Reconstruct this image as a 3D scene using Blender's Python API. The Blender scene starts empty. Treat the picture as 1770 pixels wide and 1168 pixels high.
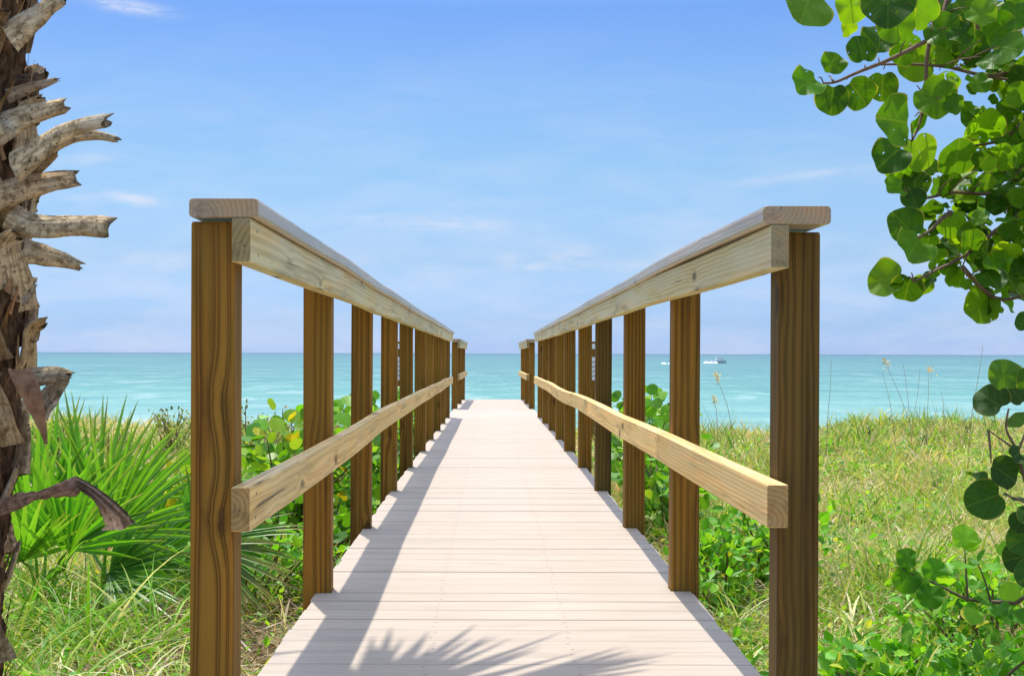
import bpy, math, random
import numpy as np
from mathutils import Vector, Matrix, noise as mnoise

random.seed(7)
rng = np.random.default_rng(11)
R = math.radians
scene = bpy.context.scene
COL = scene.collection

# ------------------------------------------------------------------ view
F = 2303.0                    # focal length in pixels of the 1770 px wide photograph
SUN_DX, SUN_DY = .112, -.35      # how far a shadow shifts per metre of height
CAMX, CAMZ = -0.05, 0.77
VPX, HZN = 848.0, 610.5

def at(px, py, Y):
    """point that the photograph shows at pixel (px, py), Y metres ahead"""
    hz = HZN + (px - VPX) * 0.0030
    return Vector((CAMX + (px - VPX) * Y / F, Y, CAMZ + (hz - py) * Y / F))

# ------------------------------------------------------------------ helpers
def tag(o, label=None, cat=None, group=None, kind=None):
    if label: o['label'] = label
    if cat: o['category'] = cat
    if group: o['group'] = group
    if kind: o['kind'] = kind
    return o

def thing(name, label, cat, loc=(0, 0, 0), group=None):
    o = bpy.data.objects.new(name, None)
    o.empty_display_size = 0.1
    COL.objects.link(o)
    o.location = loc
    return tag(o, label, cat, group)

def link(name, me, mat, parent=None):
    o = bpy.data.objects.new(name, me)
    COL.objects.link(o)
    if mat is not None:
        for m in (mat if isinstance(mat, (list, tuple)) else [mat]):
            me.materials.append(m)
    if parent is not None:
        o.parent = parent
        me.transform(Matrix.Translation(-parent.location))
    return o

def mesh_np(name, V, tris=None, quads=None, attrs=None, smooth=False):
    V = np.asarray(V, np.float32).reshape(-1, 3)
    me = bpy.data.meshes.new(name)
    idx, starts, totals, pos = [], [], [], 0
    for fs, k in ((tris, 3), (quads, 4)):
        if fs is None or len(fs) == 0: continue
        fs = np.asarray(fs, np.int32).reshape(-1, k)
        idx.append(fs.ravel())
        starts.append(pos + np.arange(len(fs)) * k)
        totals.append(np.full(len(fs), k))
        pos += fs.size
    idx = np.concatenate(idx); starts = np.concatenate(starts); totals = np.concatenate(totals)
    me.vertices.add(len(V)); me.vertices.foreach_set('co', V.ravel())
    me.loops.add(len(idx)); me.loops.foreach_set('vertex_index', idx.astype(np.int32))
    me.polygons.add(len(starts))
    me.polygons.foreach_set('loop_start', starts.astype(np.int32))
    me.polygons.foreach_set('loop_total', totals.astype(np.int32))
    me.polygons.foreach_set('use_smooth', np.full(len(starts), smooth))
    me.update(calc_edges=True)
    for k, a in (attrs or {}).items():
        a = np.asarray(a, np.float32)
        if a.shape[1] == 4:
            at_ = me.attributes.new(k, 'FLOAT_COLOR', 'POINT'); at_.data.foreach_set('color', a.ravel())
        else:
            at_ = me.attributes.new(k, 'FLOAT_VECTOR', 'POINT'); at_.data.foreach_set('vector', a.ravel())
    return me

class PM:
    """collects n-gons with per-vertex gco (grain coordinates) and col"""
    def __init__(s): s.v = []; s.f = []; s.g = []; s.c = []; s.mi = []
    def add(s, vs, fs, gs=None, cs=None, mi=0):
        b = len(s.v)
        s.v += [tuple(x) for x in vs]
        s.f += [[b + i for i in f] for f in fs]
        s.mi += [mi] * len(fs)
        s.g += [tuple(x) for x in gs] if gs is not None else [(0, 0, 0)] * len(vs)
        s.c += [tuple(x) for x in cs] if cs is not None else [(1, 1, 1, 1)] * len(vs)
    def build(s, name, mat, parent=None, smooth=False):
        me = bpy.data.meshes.new(name)
        me.from_pydata(s.v, [], s.f)
        a = me.attributes.new('gco', 'FLOAT_VECTOR', 'POINT'); a.data.foreach_set('vector', np.array(s.g, np.float32).ravel())
        a = me.attributes.new('col', 'FLOAT_COLOR', 'POINT'); a.data.foreach_set('color', np.array(s.c, np.float32).ravel())
        if smooth: me.polygons.foreach_set('use_smooth', [True] * len(me.polygons))
        o = link(name, me, mat, parent)
        if any(s.mi): me.polygons.foreach_set('material_index', s.mi)
        return o

def rr_profile(w, h, r=0.004, n=3):
    pts = []
    for cx, cy, a0 in ((w/2-r, h/2-r, 0), (-w/2+r, h/2-r, 90), (-w/2+r, -h/2+r, 180), (w/2-r, -h/2+r, 270)):
        for i in range(n):
            a = R(a0 + 90 * i / (n - 1))
            pts.append((cx + r * math.cos(a), cy + r * math.sin(a)))
    return pts

def loft(pm, stations, prof, U, W, pith=None, ch=0.003, tint=1., end=.52):
    """prof swept along stations; U, W are the profile axes; writes grain coordinates"""
    U, W = Vector(U), Vector(W)
    n = len(prof)
    if pith is None: pith = (random.uniform(-9, 9), random.uniform(-.03, .03) + .05 * random.choice((-1, 1)), random.uniform(-.05, .05))
    vs, gs, fs = [], [], []
    st = [Vector(p) for p in stations]
    d0 = (st[1] - st[0]).normalized(); d1 = (st[-1] - st[-2]).normalized()
    rows = [(st[0], .97), (st[0] + d0 * ch, 1)] + [(p, 1) for p in st[1:-1]] + [(st[-1] - d1 * ch, 1), (st[-1], .97)]
    L = 0; prev = rows[0][0]
    for p, k in rows:
        L += (p - prev).length; prev = p
        for (a, b) in prof:
            vs.append(p + U * (a * k) + W * (b * k)); gs.append((L + pith[0], a + pith[1], b + pith[2]))
    for r in range(len(rows) - 1):
        for i in range(n):
            j = (i + 1) % n
            fs.append([r*n+i, r*n+j, (r+1)*n+j, (r+1)*n+i])
    m_ = len(vs); nb = (len(rows)-1)*n
    cs = [(tint, tint * .99, tint * .97, 1)] * m_ + [(end, end * .92, end * .82, 1)] * (2 * n)
    vs += vs[:n] + vs[nb:nb+n]; gs += gs[:n] + gs[nb:nb+n]
    fs.append([m_ + i for i in range(n)][::-1]); fs.append([m_ + n + i for i in range(n)])
    # consistent outward normals
    if U.cross(W).dot(d0) < 0: fs = [f[::-1] for f in fs]
    pm.add(vs, fs, gs, cs)

def tube(pm, pts, rad, n=7, cs=None):
    pts = [Vector(p) for p in pts]
    if not hasattr(rad, '__len__'): rad = [rad] * len(pts)
    vs, fs, cc = [], [], []
    ref = Vector((0.31, 0.17, 0.93))
    for i, p in enumerate(pts):
        d = (pts[min(i+1, len(pts)-1)] - pts[max(i-1, 0)]).normalized()
        u = d.cross(ref)
        if u.length < .05: u = d.cross(Vector((1, 0, 0)))
        u.normalize(); w = d.cross(u)
        for k in range(n):
            a = 2 * math.pi * k / n
            vs.append(p + (u * math.cos(a) + w * math.sin(a)) * rad[i])
            cc.append(cs[i] if cs else (1, 1, 1, 1))
    for i in range(len(pts) - 1):
        for k in range(n):
            fs.append([i*n+k, i*n+(k+1) % n, (i+1)*n+(k+1) % n, (i+1)*n+k])
    fs.append(list(range(n))[::-1]); fs.append([(len(pts)-1)*n+k for k in range(n)])
    pm.add(vs, fs, None, cc)

def smooth_path(pts, per=5):
    pts = [Vector(p) for p in pts]; out = []
    P = [pts[0]] + pts + [pts[-1]]
    for i in range(1, len(P) - 2):
        for k in range(per):
            t = k / per
            p0, p1, p2, p3 = P[i-1], P[i], P[i+1], P[i+2]
            out.append(0.5 * ((2*p1) + (-p0+p2)*t + (2*p0-5*p1+4*p2-p3)*t*t + (-p0+3*p1-3*p2+p3)*t*t*t))
    out.append(pts[-1])
    return out

# ------------------------------------------------------------------ materials
def new_mat(name):
    m = bpy.data.materials.new(name); m.use_nodes = True
    nt = m.node_tree; nt.nodes.clear()
    out = nt.nodes.new('ShaderNodeOutputMaterial')
    return m, nt, out

class NB:
    def __init__(s, nt): s.nt = nt
    def n(s, t, **kw):
        x = s.nt.nodes.new(t)
        for k, v in kw.items():
            if k.startswith('i_'): x.inputs[k[2:].replace('_', ' ')].default_value = v
            else: setattr(x, k, v)
        return x
    def l(s, a, b): s.nt.links.new(a, b)
    def val(s, x, sock):
        if hasattr(x, 'is_linked') or hasattr(x, 'links'): s.l(x, sock)
        else: sock.default_value = x
    def math(s, op, a, b=None, c=None, clamp=False):
        x = s.n('ShaderNodeMath', operation=op, use_clamp=clamp)
        s.val(a, x.inputs[0])
        if b is not None: s.val(b, x.inputs[1])
        if c is not None: s.val(c, x.inputs[2])
        return x.outputs[0]
    def vmath(s, op, a, b=None):
        x = s.n('ShaderNodeVectorMath', operation=op)
        s.val(a, x.inputs[0])
        if b is not None: s.val(b, x.inputs[1])
        return x.outputs[1] if op in ('LENGTH', 'DISTANCE', 'DOT_PRODUCT') else x.outputs[0]
    def noise(s, vec, scale, detail=3, rough=.55, dist=0):
        x = s.n('ShaderNodeTexNoise'); s.l(vec, x.inputs['Vector'])
        x.inputs['Scale'].default_value = scale; x.inputs['Detail'].default_value = detail
        x.inputs['Roughness'].default_value = rough; x.inputs['Distortion'].default_value = dist
        return x.outputs['Fac']
    def mix(s, f, a, b, mode='MIX'):
        x = s.n('ShaderNodeMix', data_type='RGBA', blend_type=mode)
        s.val(f, x.inputs[0])
        for v, k in ((a, 6), (b, 7)):
            if isinstance(v, (tuple, list)): x.inputs[k].default_value = (*v[:3], 1)
            else: s.l(v, x.inputs[k])
        return x.outputs[2]
    def ramp(s, f, stops, interp='LINEAR'):
        x = s.n('ShaderNodeValToRGB'); x.color_ramp.interpolation = interp
        e = x.color_ramp.elements
        while len(e) < len(stops): e.new(.5)
        for i, (p, c) in enumerate(stops):
            e[i].position = p; e[i].color = (*c[:3], 1) if isinstance(c, (tuple, list)) else (c, c, c, 1)
        s.l(f, x.inputs[0]); return x.outputs[0]
    def mapr(s, f, a, b, c=0., d=1.):
        x = s.n('ShaderNodeMapRange'); s.val(f, x.inputs[0])
        for i, v in enumerate((a, b, c, d)): x.inputs[i+1].default_value = v
        return x.outputs[0]

def wood_mat(name, early, late, grey, grey_amt, rough=.6, period=.010, spec=.3, stain_amt=.6):
    m, nt, out = new_mat(name); b = NB(nt)
    g = b.n('ShaderNodeAttribute', attribute_name='gco').outputs['Vector']
    s1 = b.vmath('MULTIPLY', g, (.8, 9, 9))
    w1 = b.n('ShaderNodeTexNoise'); b.l(s1, w1.inputs['Vector']); w1.inputs['Scale'].default_value = 1; w1.inputs['Detail'].default_value = 2
    off = b.vmath('MULTIPLY', b.vmath('SUBTRACT', w1.outputs['Color'], (.5, .5, .5)), (0, .018, .018))
    gd = b.vmath('ADD', g, off)
    # knots
    vo = b.n('ShaderNodeTexVoronoi', feature='F1'); b.l(b.vmath('MULTIPLY', g, (3.1, 8.5, 8.5)), vo.inputs['Vector']); vo.inputs['Scale'].default_value = 1
    kd = b.math('ADD', vo.outputs['Distance'], b.math('MULTIPLY', b.math('SUBTRACT', b.noise(b.vmath('MULTIPLY', g, (30, 60, 60)), 1, 2), .5), .08))
    swirl = b.math('EXPONENT', b.math('MULTIPLY', b.math('MULTIPLY', kd, kd), -22.))
    knot = b.mapr(kd, .16, .08)
    rad = b.vmath('LENGTH', b.vmath('MULTIPLY', gd, (0, 1, 1)))
    ph = b.math('ADD', b.math('MULTIPLY', rad, 2 * math.pi / period), b.math('MULTIPLY', swirl, 6.))
    sn = b.math('SINE', ph)
    ring = b.ramp(b.mapr(sn, -1, 1), [(0, 0), (.45, .12), (.8, .75), (.93, 1), (1, .25)])
    fib = b.noise(b.vmath('MULTIPLY', g, (6, 260, 260)), 1, 3, .6)
    blot = b.noise(b.vmath('MULTIPLY', g, (1.6, 10, 10)), 1, 4, .6)
    colr = b.mix(ring, early, late)
    colr = b.mix(b.mapr(fib, .3, .75, 0, .38), colr, tuple(x * .55 for x in early))
    colr = b.mix(b.mapr(blot, .35, .7, 0, grey_amt), colr, grey)
    colr = b.mix(b.mapr(b.noise(b.vmath('MULTIPLY', g, (.7, 3, 3)), 1, 2), .35, .65, 0, .35), colr, tuple(x * .62 for x in early))
    colr = b.mix(b.math('MULTIPLY', knot, .8), colr, (.045, .022, .010))
    stain = b.noise(b.vmath('MULTIPLY', g, (1.3, 24, 24)), 1, 4, .65)
    colr = b.mix(b.mapr(stain, .52, .70, 0, stain_amt), colr, b.mix(1., colr, (.38, .36, .34), 'MULTIPLY'))
    warm = b.noise(b.vmath('MULTIPLY', g, (1.0, 14, 14)), 1.7, 3, .6)
    colr = b.mix(b.mapr(warm, .5, .68, 0, .5), colr, b.mix(1., colr, (1.35, 1.02, .8), 'MULTIPLY'))
    # thin drying cracks
    ck = b.noise(b.vmath('MULTIPLY', g, (1.6, 75, 75)), 1, 2, .5)
    colr = b.mix(b.mapr(ck, .70, .74, 0, .75), colr, (.03, .018, .010))
    colr = b.mix(1., colr, b.n('ShaderNodeAttribute', attribute_name='col').outputs['Color'], 'MULTIPLY')
    p = b.n('ShaderNodeBsdfPrincipled'); b.l(colr, p.inputs['Base Color'])
    p.inputs['Roughness'].default_value = rough; p.inputs['Specular IOR Level'].default_value = spec
    bu = b.n('ShaderNodeBump'); bu.inputs['Strength'].default_value = .35; bu.inputs['Distance'].default_value = .002
    b.l(b.math('ADD', b.math('MULTIPLY', ring, .5), fib), bu.inputs['Height']); b.l(bu.outputs[0], p.inputs['Normal'])
    b.l(p.outputs[0], out.inputs[0])
    return m

def leaf_mat(name, trans=.4, tint=(1.5, 1.35, .55), rough=.45, spec=.35, veins=False, holes=False):
    m, nt, out = new_mat(name); b = NB(nt)
    c = b.n('ShaderNodeAttribute', attribute_name='col').outputs['Color']
    geo = b.n('ShaderNodeNewGeometry')
    nz = b.noise(geo.outputs['Position'], 38, 3, .6)
    c = b.mix(b.mapr(nz, .35, .7, 0, .35), c, b.mix(1., c, (.55, .6, .45), 'MULTIPLY'))
    vm = None
    if veins:
        lu = b.n('ShaderNodeAttribute', attribute_name='luv').outputs['Vector']
        sx = b.n('ShaderNodeSeparateXYZ'); b.l(lu, sx.inputs[0])
        au = b.math('ABSOLUTE', sx.outputs[0])
        mid = b.mapr(au, .045, .02)
        q = b.math('FRACT', b.math('MULTIPLY', b.math('SUBTRACT', sx.outputs[1], b.math('MULTIPLY', au, .55)), 4.2))
        lat = b.math('MULTIPLY', b.mapr(b.math('ABSOLUTE', b.math('SUBTRACT', q, .5)), .07, .03), .55)
        vm = b.math('MAXIMUM', mid, lat)
        c = b.mix(b.math('MULTIPLY', vm, .20), c, (.30, .38, .06))
        sp = b.noise(b.vmath('ADD', lu, (3.1, 1.7, 0)), 5.5, 3, .65)
        c = b.mix(b.mapr(sp, .66, .74, 0, .7), c, (.14, .07, .02))
        # browned rim
        rr = b.vmath('LENGTH', b.vmath('SUBTRACT', b.vmath('MULTIPLY', lu, (1, 2, 0)), (0, 1, 0)))
        c = b.mix(b.math('MULTIPLY', b.mapr(rr, .93, .99), .55), c, (.40, .38, .10))
    p = b.n('ShaderNodeBsdfPrincipled'); b.l(c, p.inputs['Base Color'])
    p.inputs['Roughness'].default_value = rough; p.inputs['Specular IOR Level'].default_value = spec
    t = b.n('ShaderNodeBsdfTranslucent'); b.l(b.mix(1., c, tint, 'MULTIPLY'), t.inputs['Color'])
    mx = b.n('ShaderNodeMixShader'); mx.inputs[0].default_value = trans
    b.l(p.outputs[0], mx.inputs[1]); b.l(t.outputs[0], mx.inputs[2])
    res = mx.outputs[0]
    if veins:
        bu = b.n('ShaderNodeBump'); bu.inputs['Strength'].default_value = .25; bu.inputs['Distance'].default_value = .004
        b.l(vm, bu.inputs['Height']); b.l(bu.outputs[0], p.inputs['Normal'])
    if holes:
        vo = b.n('ShaderNodeTexVoronoi', feature='F1'); b.l(lu, vo.inputs['Vector']); vo.inputs['Scale'].default_value = 2.3
        hole = b.math('LESS_THAN', vo.outputs['Distance'], .075)
        tr = b.n('ShaderNodeBsdfTransparent'); m2 = b.n('ShaderNodeMixShader')
        b.l(hole, m2.inputs[0]); b.l(res, m2.inputs[1]); b.l(tr.outputs[0], m2.inputs[2]); res = m2.outputs[0]
    b.l(res, out.inputs[0])
    return m

def plain_mat(name, a, c2, scale=20, rough=.7, stretch=(1, 1, 1), bump=.3, attr=False, bdist=.004, spec=.3):
    m, nt, out = new_mat(name); b = NB(nt)
    tc = b.n('ShaderNodeTexCoord').outputs['Object']
    v = b.vmath('MULTIPLY', tc, stretch)
    nz = b.noise(v, scale, 5, .65)
    nz2 = b.noise(v, scale * .27, 3, .6)
    c = b.mix(b.mapr(b.math('ADD', b.math('MULTIPLY', nz, .6), b.math('MULTIPLY', nz2, .4)), .36, .64), a, c2)
    if attr: c = b.mix(1., c, b.n('ShaderNodeAttribute', attribute_name='col').outputs['Color'], 'MULTIPLY')
    p = b.n('ShaderNodeBsdfPrincipled'); b.l(c, p.inputs['Base Color']); p.inputs['Roughness'].default_value = rough
    p.inputs['Specular IOR Level'].default_value = spec
    bu = b.n('ShaderNodeBump'); bu.inputs['Strength'].default_value = bump; bu.inputs['Distance'].default_value = bdist
    b.l(nz, bu.inputs['Height']); b.l(bu.outputs[0], p.inputs['Normal'])
    b.l(p.outputs[0], out.inputs[0])
    return m

M = {}
M['post'] = wood_mat('treated_post_wood', (.375, .182, .024), (.055, .020, .004), (.175, .11, .024), .55, .65, .0140, .15, .8)
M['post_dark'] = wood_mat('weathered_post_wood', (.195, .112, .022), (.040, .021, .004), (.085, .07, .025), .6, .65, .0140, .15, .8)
M['rail'] = wood_mat('weathered_rail_wood', (.74, .59, .26), (.42, .30, .085), (.64, .62, .47), .75, .6, .011)
M['lower'] = wood_mat('pale_rail_wood', (.92, .62, .22), (.50, .28, .06), (.78, .62, .36), .5, .6, .011)
M['cap'] = wood_mat('grey_cap_wood', (.52, .38, .18), (.31, .21, .10), (.42, .38, .36), .6, .30, .010, .8)

def deck_mat():
    m, nt, out = new_mat('deck_board'); b = NB(nt)
    g = b.n('ShaderNodeAttribute', attribute_name='gco').outputs['Vector']     # x along the board, y across, z board number
    pb = b.n('ShaderNodeTexWhiteNoise', noise_dimensions='1D')
    sx = b.n('ShaderNodeSeparateXYZ'); b.l(g, sx.inputs[0]); b.l(sx.outputs[2], pb.inputs['W'])
    gg = b.vmath('MULTIPLY', g, (1, 1, 3.17))
    st = b.noise(b.vmath('MULTIPLY', gg, (3, 120, 1)), 1, 4, .6)
    st2 = b.noise(b.vmath('MULTIPLY', gg, (2.2, 26, 1)), 1, 3, .6)
    dirt = b.noise(b.vmath('MULTIPLY', gg, (5, 9, 1)), 1, 5, .7)
    c = b.mix(b.mapr(st, .3, .7), (.508, .420, .330), (.40, .330, .257))
    c = b.mix(b.mapr(st2, .4, .75, 0, .5), c, (.33, .265, .20))
    c = b.mix(b.mapr(dirt, .55, .8, 0, .5), c, (.27, .22, .175))
    c = b.mix(b.mapr(pb.outputs['Value'], 0, 1, 0, .38), c, (.36, .300, .238))
    p = b.n('ShaderNodeBsdfPrincipled'); b.l(c, p.inputs['Base Color']); p.inputs['Roughness'].default_value = .62
    p.inputs['Specular IOR Level'].default_value = .3
    bu = b.n('ShaderNodeBump'); bu.inputs['Strength'].default_value = .3; bu.inputs['Distance'].default_value = .0015
    b.l(st, bu.inputs['Height']); b.l(bu.outputs[0], p.inputs['Normal']); b.l(p.outputs[0], out.inputs[0])
    return m
M['deck'] = deck_mat()
M['screw'] = plain_mat('screw_head', (.16, .13, .11), (.26, .21, .17), 200, .5)
M['leaf'] = leaf_mat('sea_grape_leaf', .5, (1.7, 1.5, .30), .42, .22, True, True)
M['leaf_near'] = leaf_mat('sea_grape_leaf_whole', .45, (1.65, 1.45, .3), .5, .15, True, False)
M['shrub'] = leaf_mat('shrub_leaf', .42, (1.5, 1.4, .5), .45, .35)
M['grass'] = leaf_mat('grass_blade', .38, (1.35, 1.3, .65), .55, .25)
M['fan'] = leaf_mat('palmetto_blade', .38, (1.35, 1.45, .5), .38, .45)
M['twig'] = plain_mat('twig_bark', (.13, .075, .045), (.24, .16, .10), 60, .8, attr=True)
M['bark'] = plain_mat('palm_bark', (.004, .003, .002), (.27, .145, .07), 44, .9, (1.6, 1.6, .5), 1., bdist=.02, spec=.15)
def boot_mat():
    m, nt, out = new_mat('palm_leaf_base'); b = NB(nt)
    g = b.n('ShaderNodeAttribute', attribute_name='gco').outputs['Vector']
    pos = b.n('ShaderNodeNewGeometry').outputs['Position']
    st = b.noise(b.vmath('MULTIPLY', g, (7, 130, 1)), 1, 4, .65)
    bl = b.noise(pos, 42, 5, .7); bl2 = b.noise(pos, 13, 3, .6)
    c = b.mix(b.mapr(st, .32, .68), (.30, .21, .115), (.80, .64, .43))
    c = b.mix(b.mapr(bl, .48, .62, 0, .75), c, (.13, .085, .045))
    c = b.mix(b.mapr(bl2, .5, .66, 0, .55), c, (.58, .54, .46))
    c = b.mix(b.mapr(b.noise(pos, 95, 3, .6), .60, .68, 0, .8), c, (.03, .025, .018))
    c = b.mix(1., c, b.n('ShaderNodeAttribute', attribute_name='col').outputs['Color'], 'MULTIPLY')
    p = b.n('ShaderNodeBsdfPrincipled'); b.l(c, p.inputs['Base Color']); p.inputs['Roughness'].default_value = .85; p.inputs['Specular IOR Level'].default_value = .15
    bu = b.n('ShaderNodeBump'); bu.inputs['Strength'].default_value = .9; bu.inputs['Distance'].default_value = .006
    b.l(b.math('ADD', st, bl), bu.inputs['Height']); b.l(bu.outputs[0], p.inputs['Normal']); b.l(p.outputs[0], out.inputs[0])
    return m
M['boot'] = boot_mat()
M['fibre'] = plain_mat('palm_fibre', (.11, .06, .03), (.46, .28, .15), 30, .9, attr=True, spec=.15)
M['dead'] = plain_mat('dead_frond', (.10, .055, .035), (.30, .20, .14), 30, .75, attr=True)

def ground_mat():
    m, nt, out = new_mat('dune_sand'); b = NB(nt)
    pos = b.n('ShaderNodeNewGeometry').outputs['Position']
    n1 = b.noise(pos, 2.2, 4, .6); n2 = b.noise(pos, 60, 4, .7); n3 = b.noise(pos, 11, 4, .65)
    c = b.mix(b.mapr(n2, .3, .7), (.50, .42, .31), (.22, .16, .10))
    c = b.mix(b.mapr(n3, .45, .65, 0, .65), c, (.25, .21, .09))
    c = b.mix(b.mapr(n1, .4, .65, 0, .55), c, (.20, .22, .06))
    sx = b.n('ShaderNodeSeparateXYZ'); b.l(pos, sx.inputs[0])
    c = b.mix(b.mapr(sx.outputs[1], 25, 31), c, (.66, .61, .52))
    p = b.n('ShaderNodeBsdfPrincipled'); b.l(c, p.inputs['Base Color']); p.inputs['Roughness'].default_value = .95
    p.inputs['Specular IOR Level'].default_value = .1
    bu = b.n('ShaderNodeBump'); bu.inputs['Strength'].default_value = .6; bu.inputs['Distance'].default_value = .02
    b.l(n2, bu.inputs['Height']); b.l(bu.outputs[0], p.inputs['Normal']); b.l(p.outputs[0], out.inputs[0])
    return m
M['ground'] = ground_mat()

def sea_mat():
    m, nt, out = new_mat('shallow_sea'); b = NB(nt)
    pos = b.n('ShaderNodeNewGeometry').outputs['Position']
    sx = b.n('ShaderNodeSeparateXYZ'); b.l(pos, sx.inputs[0])
    lg = b.math('LOGARITHM', b.math('MAXIMUM', sx.outputs[1], 1.), 10.)
    wob = b.math('MULTIPLY', b.math('SUBTRACT', b.noise(b.vmath('MULTIPLY', pos, (.004, .012, 0)), 1, 4, .6), .5), .5)
    lg = b.math('ADD', lg, wob)
    # the sea bed falls away: pale over the sand bar, turquoise, then blue-green
    c = b.ramp(b.mapr(lg, 1.6, 3.8), [(0, (.22, .38, .275)), (.12, (.165, .345, .25)), (.20, (.095, .285, .185)), (.32, (.058, .205, .14)), (.55, (.046, .165, .122)), (.75, (.038, .125, .105)), (1, (.022, .075, .08))])
    w1 = b.noise(b.vmath('MULTIPLY', pos, (.09, .12, 0)), 1, 4, .62)
    w2 = b.noise(b.vmath('MULTIPLY', pos, (.014, .022, 0)), 1, 5, .7)
    w3 = b.noise(b.vmath('MULTIPLY', pos, (.5, .9, 0)), 1, 3, .6)
    w4 = b.noise(b.vmath('MULTIPLY', pos, (.045, .35, 0)), 1, 4, .65)
    wv = b.math('ADD', b.math('MULTIPLY', w1, .35), b.math('ADD', b.math('MULTIPLY', w2, .30), b.math('MULTIPLY', w4, .35)))
    c = b.mix(b.mapr(wv, .50, .60, 0, .8), c, b.mix(1., c, (.56, .76, .84), 'MULTIPLY'))
    c = b.mix(b.mapr(wv, .48, .38, 0, .55), c, (.31, .44, .35))
    near = b.mapr(sx.outputs[1], 500, 60)
    w5 = b.noise(b.vmath('MULTIPLY', pos, (.22, .085, 0)), 1, 4, .68, .5)
    c = b.mix(b.math('MULTIPLY', b.mapr(w5, .50, .62), b.math('MULTIPLY', near, .55)), c, b.mix(1., c, (.50, .74, .86), 'MULTIPLY'))
    c = b.mix(b.math('MULTIPLY', b.mapr(w5, .46, .36), b.math('MULTIPLY', near, .5)), c, (.36, .47, .40))
    w6 = b.noise(b.vmath('MULTIPLY', pos, (.10, .03, 0)), 1, 5, .75)
    c = b.mix(b.mapr(w6, .71, .77, 0, .45), c, (.62, .66, .62))
    p = b.n('ShaderNodeBsdfPrincipled'); b.l(c, p.inputs['Base Color']); p.inputs['Roughness'].default_value = .22
    p.inputs['Specular IOR Level'].default_value = .3; p.inputs['IOR'].default_value = 1.33
    bu = b.n('ShaderNodeBump'); bu.inputs['Strength'].default_value = 1.; bu.inputs['Distance'].default_value = .55
    b.l(b.math('ADD', w1, b.math('MULTIPLY', w3, .35)), bu.inputs['Height']); b.l(bu.outputs[0], p.inputs['Normal'])
    b.l(p.outputs[0], out.inputs[0])
    return m
M['sea'] = sea_mat()
M['foam'] = plain_mat('sea_foam', (.75, .85, .85), (.85, .9, .9), .4, .6)
M['white'] = plain_mat('white_paint', (.78, .78, .77), (.70, .70, .69), 15, .4)
M['navy'] = plain_mat('dark_hull', (.55, .55, .58), (.62, .62, .64), 15, .4)
M['glass'] = plain_mat('dark_glass', (.03, .04, .05), (.05, .06, .07), 5, .1)
M['ink'] = plain_mat('dark_sign_ink', (.04, .04, .05), (.07, .07, .08), 15, .6)

# ------------------------------------------------------------------ terrain
def sstep(a, b, x):
    t = np.clip((x - a) / (b - a), 0, 1); return t * t * (3 - 2 * t)

def gz(x, y):
    x = np.asarray(x, float); y = np.asarray(y, float)
    z = -.52 - .20 * sstep(6, 20, y)
    z = z + .07 * np.sin(x * .9 + 1.3) * np.cos(y * .55) + .05 * np.sin(x * 2.1 + y * 1.3)
    z = z - .06 * sstep(1.6, .2, np.abs(x))
    z = z + .14 * sstep(3, 9, np.abs(x)) 
    z = z - 2.2 * sstep(22.5, 46, y) - 2.0 * sstep(46, 140, y)
    return z

ys = np.unique(np.concatenate([np.linspace(-14, 30, 120), np.linspace(30, 160, 40), np.array([300, 800, 2500, 8000, 30000])]))
xs = np.unique(np.concatenate([np.linspace(-14, 14, 90), np.linspace(14, 120, 24), -np.linspace(14, 120, 24), np.array([400, 1500, 6000, 25000]), -np.array([400, 1500, 6000, 25000])]))
XX, YY = np.meshgrid(xs, ys)
ZZ = gz(XX, YY)
nx, ny = len(xs), len(ys)
ii = (np.arange(ny-1)[:, None] * nx + np.arange(nx-1)[None, :]).ravel()
Q = np.stack([ii, ii+1, ii+nx+1, ii+nx], 1)
g = link('ground', mesh_np('ground', np.stack([XX, YY, ZZ], -1), quads=Q, smooth=True), M['ground'])
tag(g, 'sandy dune ground under the grass and boardwalk', 'ground', kind='structure')
SEAZ = -2.43
sx_ = np.unique(np.concatenate([np.linspace(-300, 300, 25), [-30000, -8000, -2000, -800, 800, 2000, 8000, 30000]]))
sy_ = np.unique(np.concatenate([np.linspace(38, 400, 40), [700, 1500, 4000, 12000, 45000]]))
XX, YY = np.meshgrid(sx_, sy_); nx, ny = len(sx_), len(sy_)
ii = (np.arange(ny-1)[:, None] * nx + np.arange(nx-1)[None, :]).ravel()
s = link('sea', mesh_np('sea', np.stack([XX, YY, np.full_like(XX, SEAZ)], -1), quads=np.stack([ii, ii+1, ii+nx+1, ii+nx], 1)), M['sea'])
tag(s, 'turquoise shallow sea reaching the horizon', 'sea', kind='structure')

# ------------------------------------------------------------------ boardwalk
def dz(y): return float(-.075 * sstep(7, 24, y))

XL, XR, PW = -.570, .550, .089
Y0L = [2.70 + 1.575 * k for k in range(10)]
Y0R = [2.85] + [2.75 + 1.575 * k for k in range(1, 10)]
Y2L = [20.1, 22.2, 24.2]
Y2R = [20.2, 22.3, 24.3]
jl = [0, .008, -.006, -.004, -.006, .004, 0, .004, 0, .003]
jr = [.014, -.010, -.004, -.010, 0, -.008, 0, .004, 0, 0]
def in_x(side, y, k):
    if y < 18.5: return (XL + jl[k]) if side < 0 else (XR + jr[k])
    t = (y - 20) / 4.3
    return (-.55 + .035 * t) if side < 0 else (.535 - .03 * t)

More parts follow.
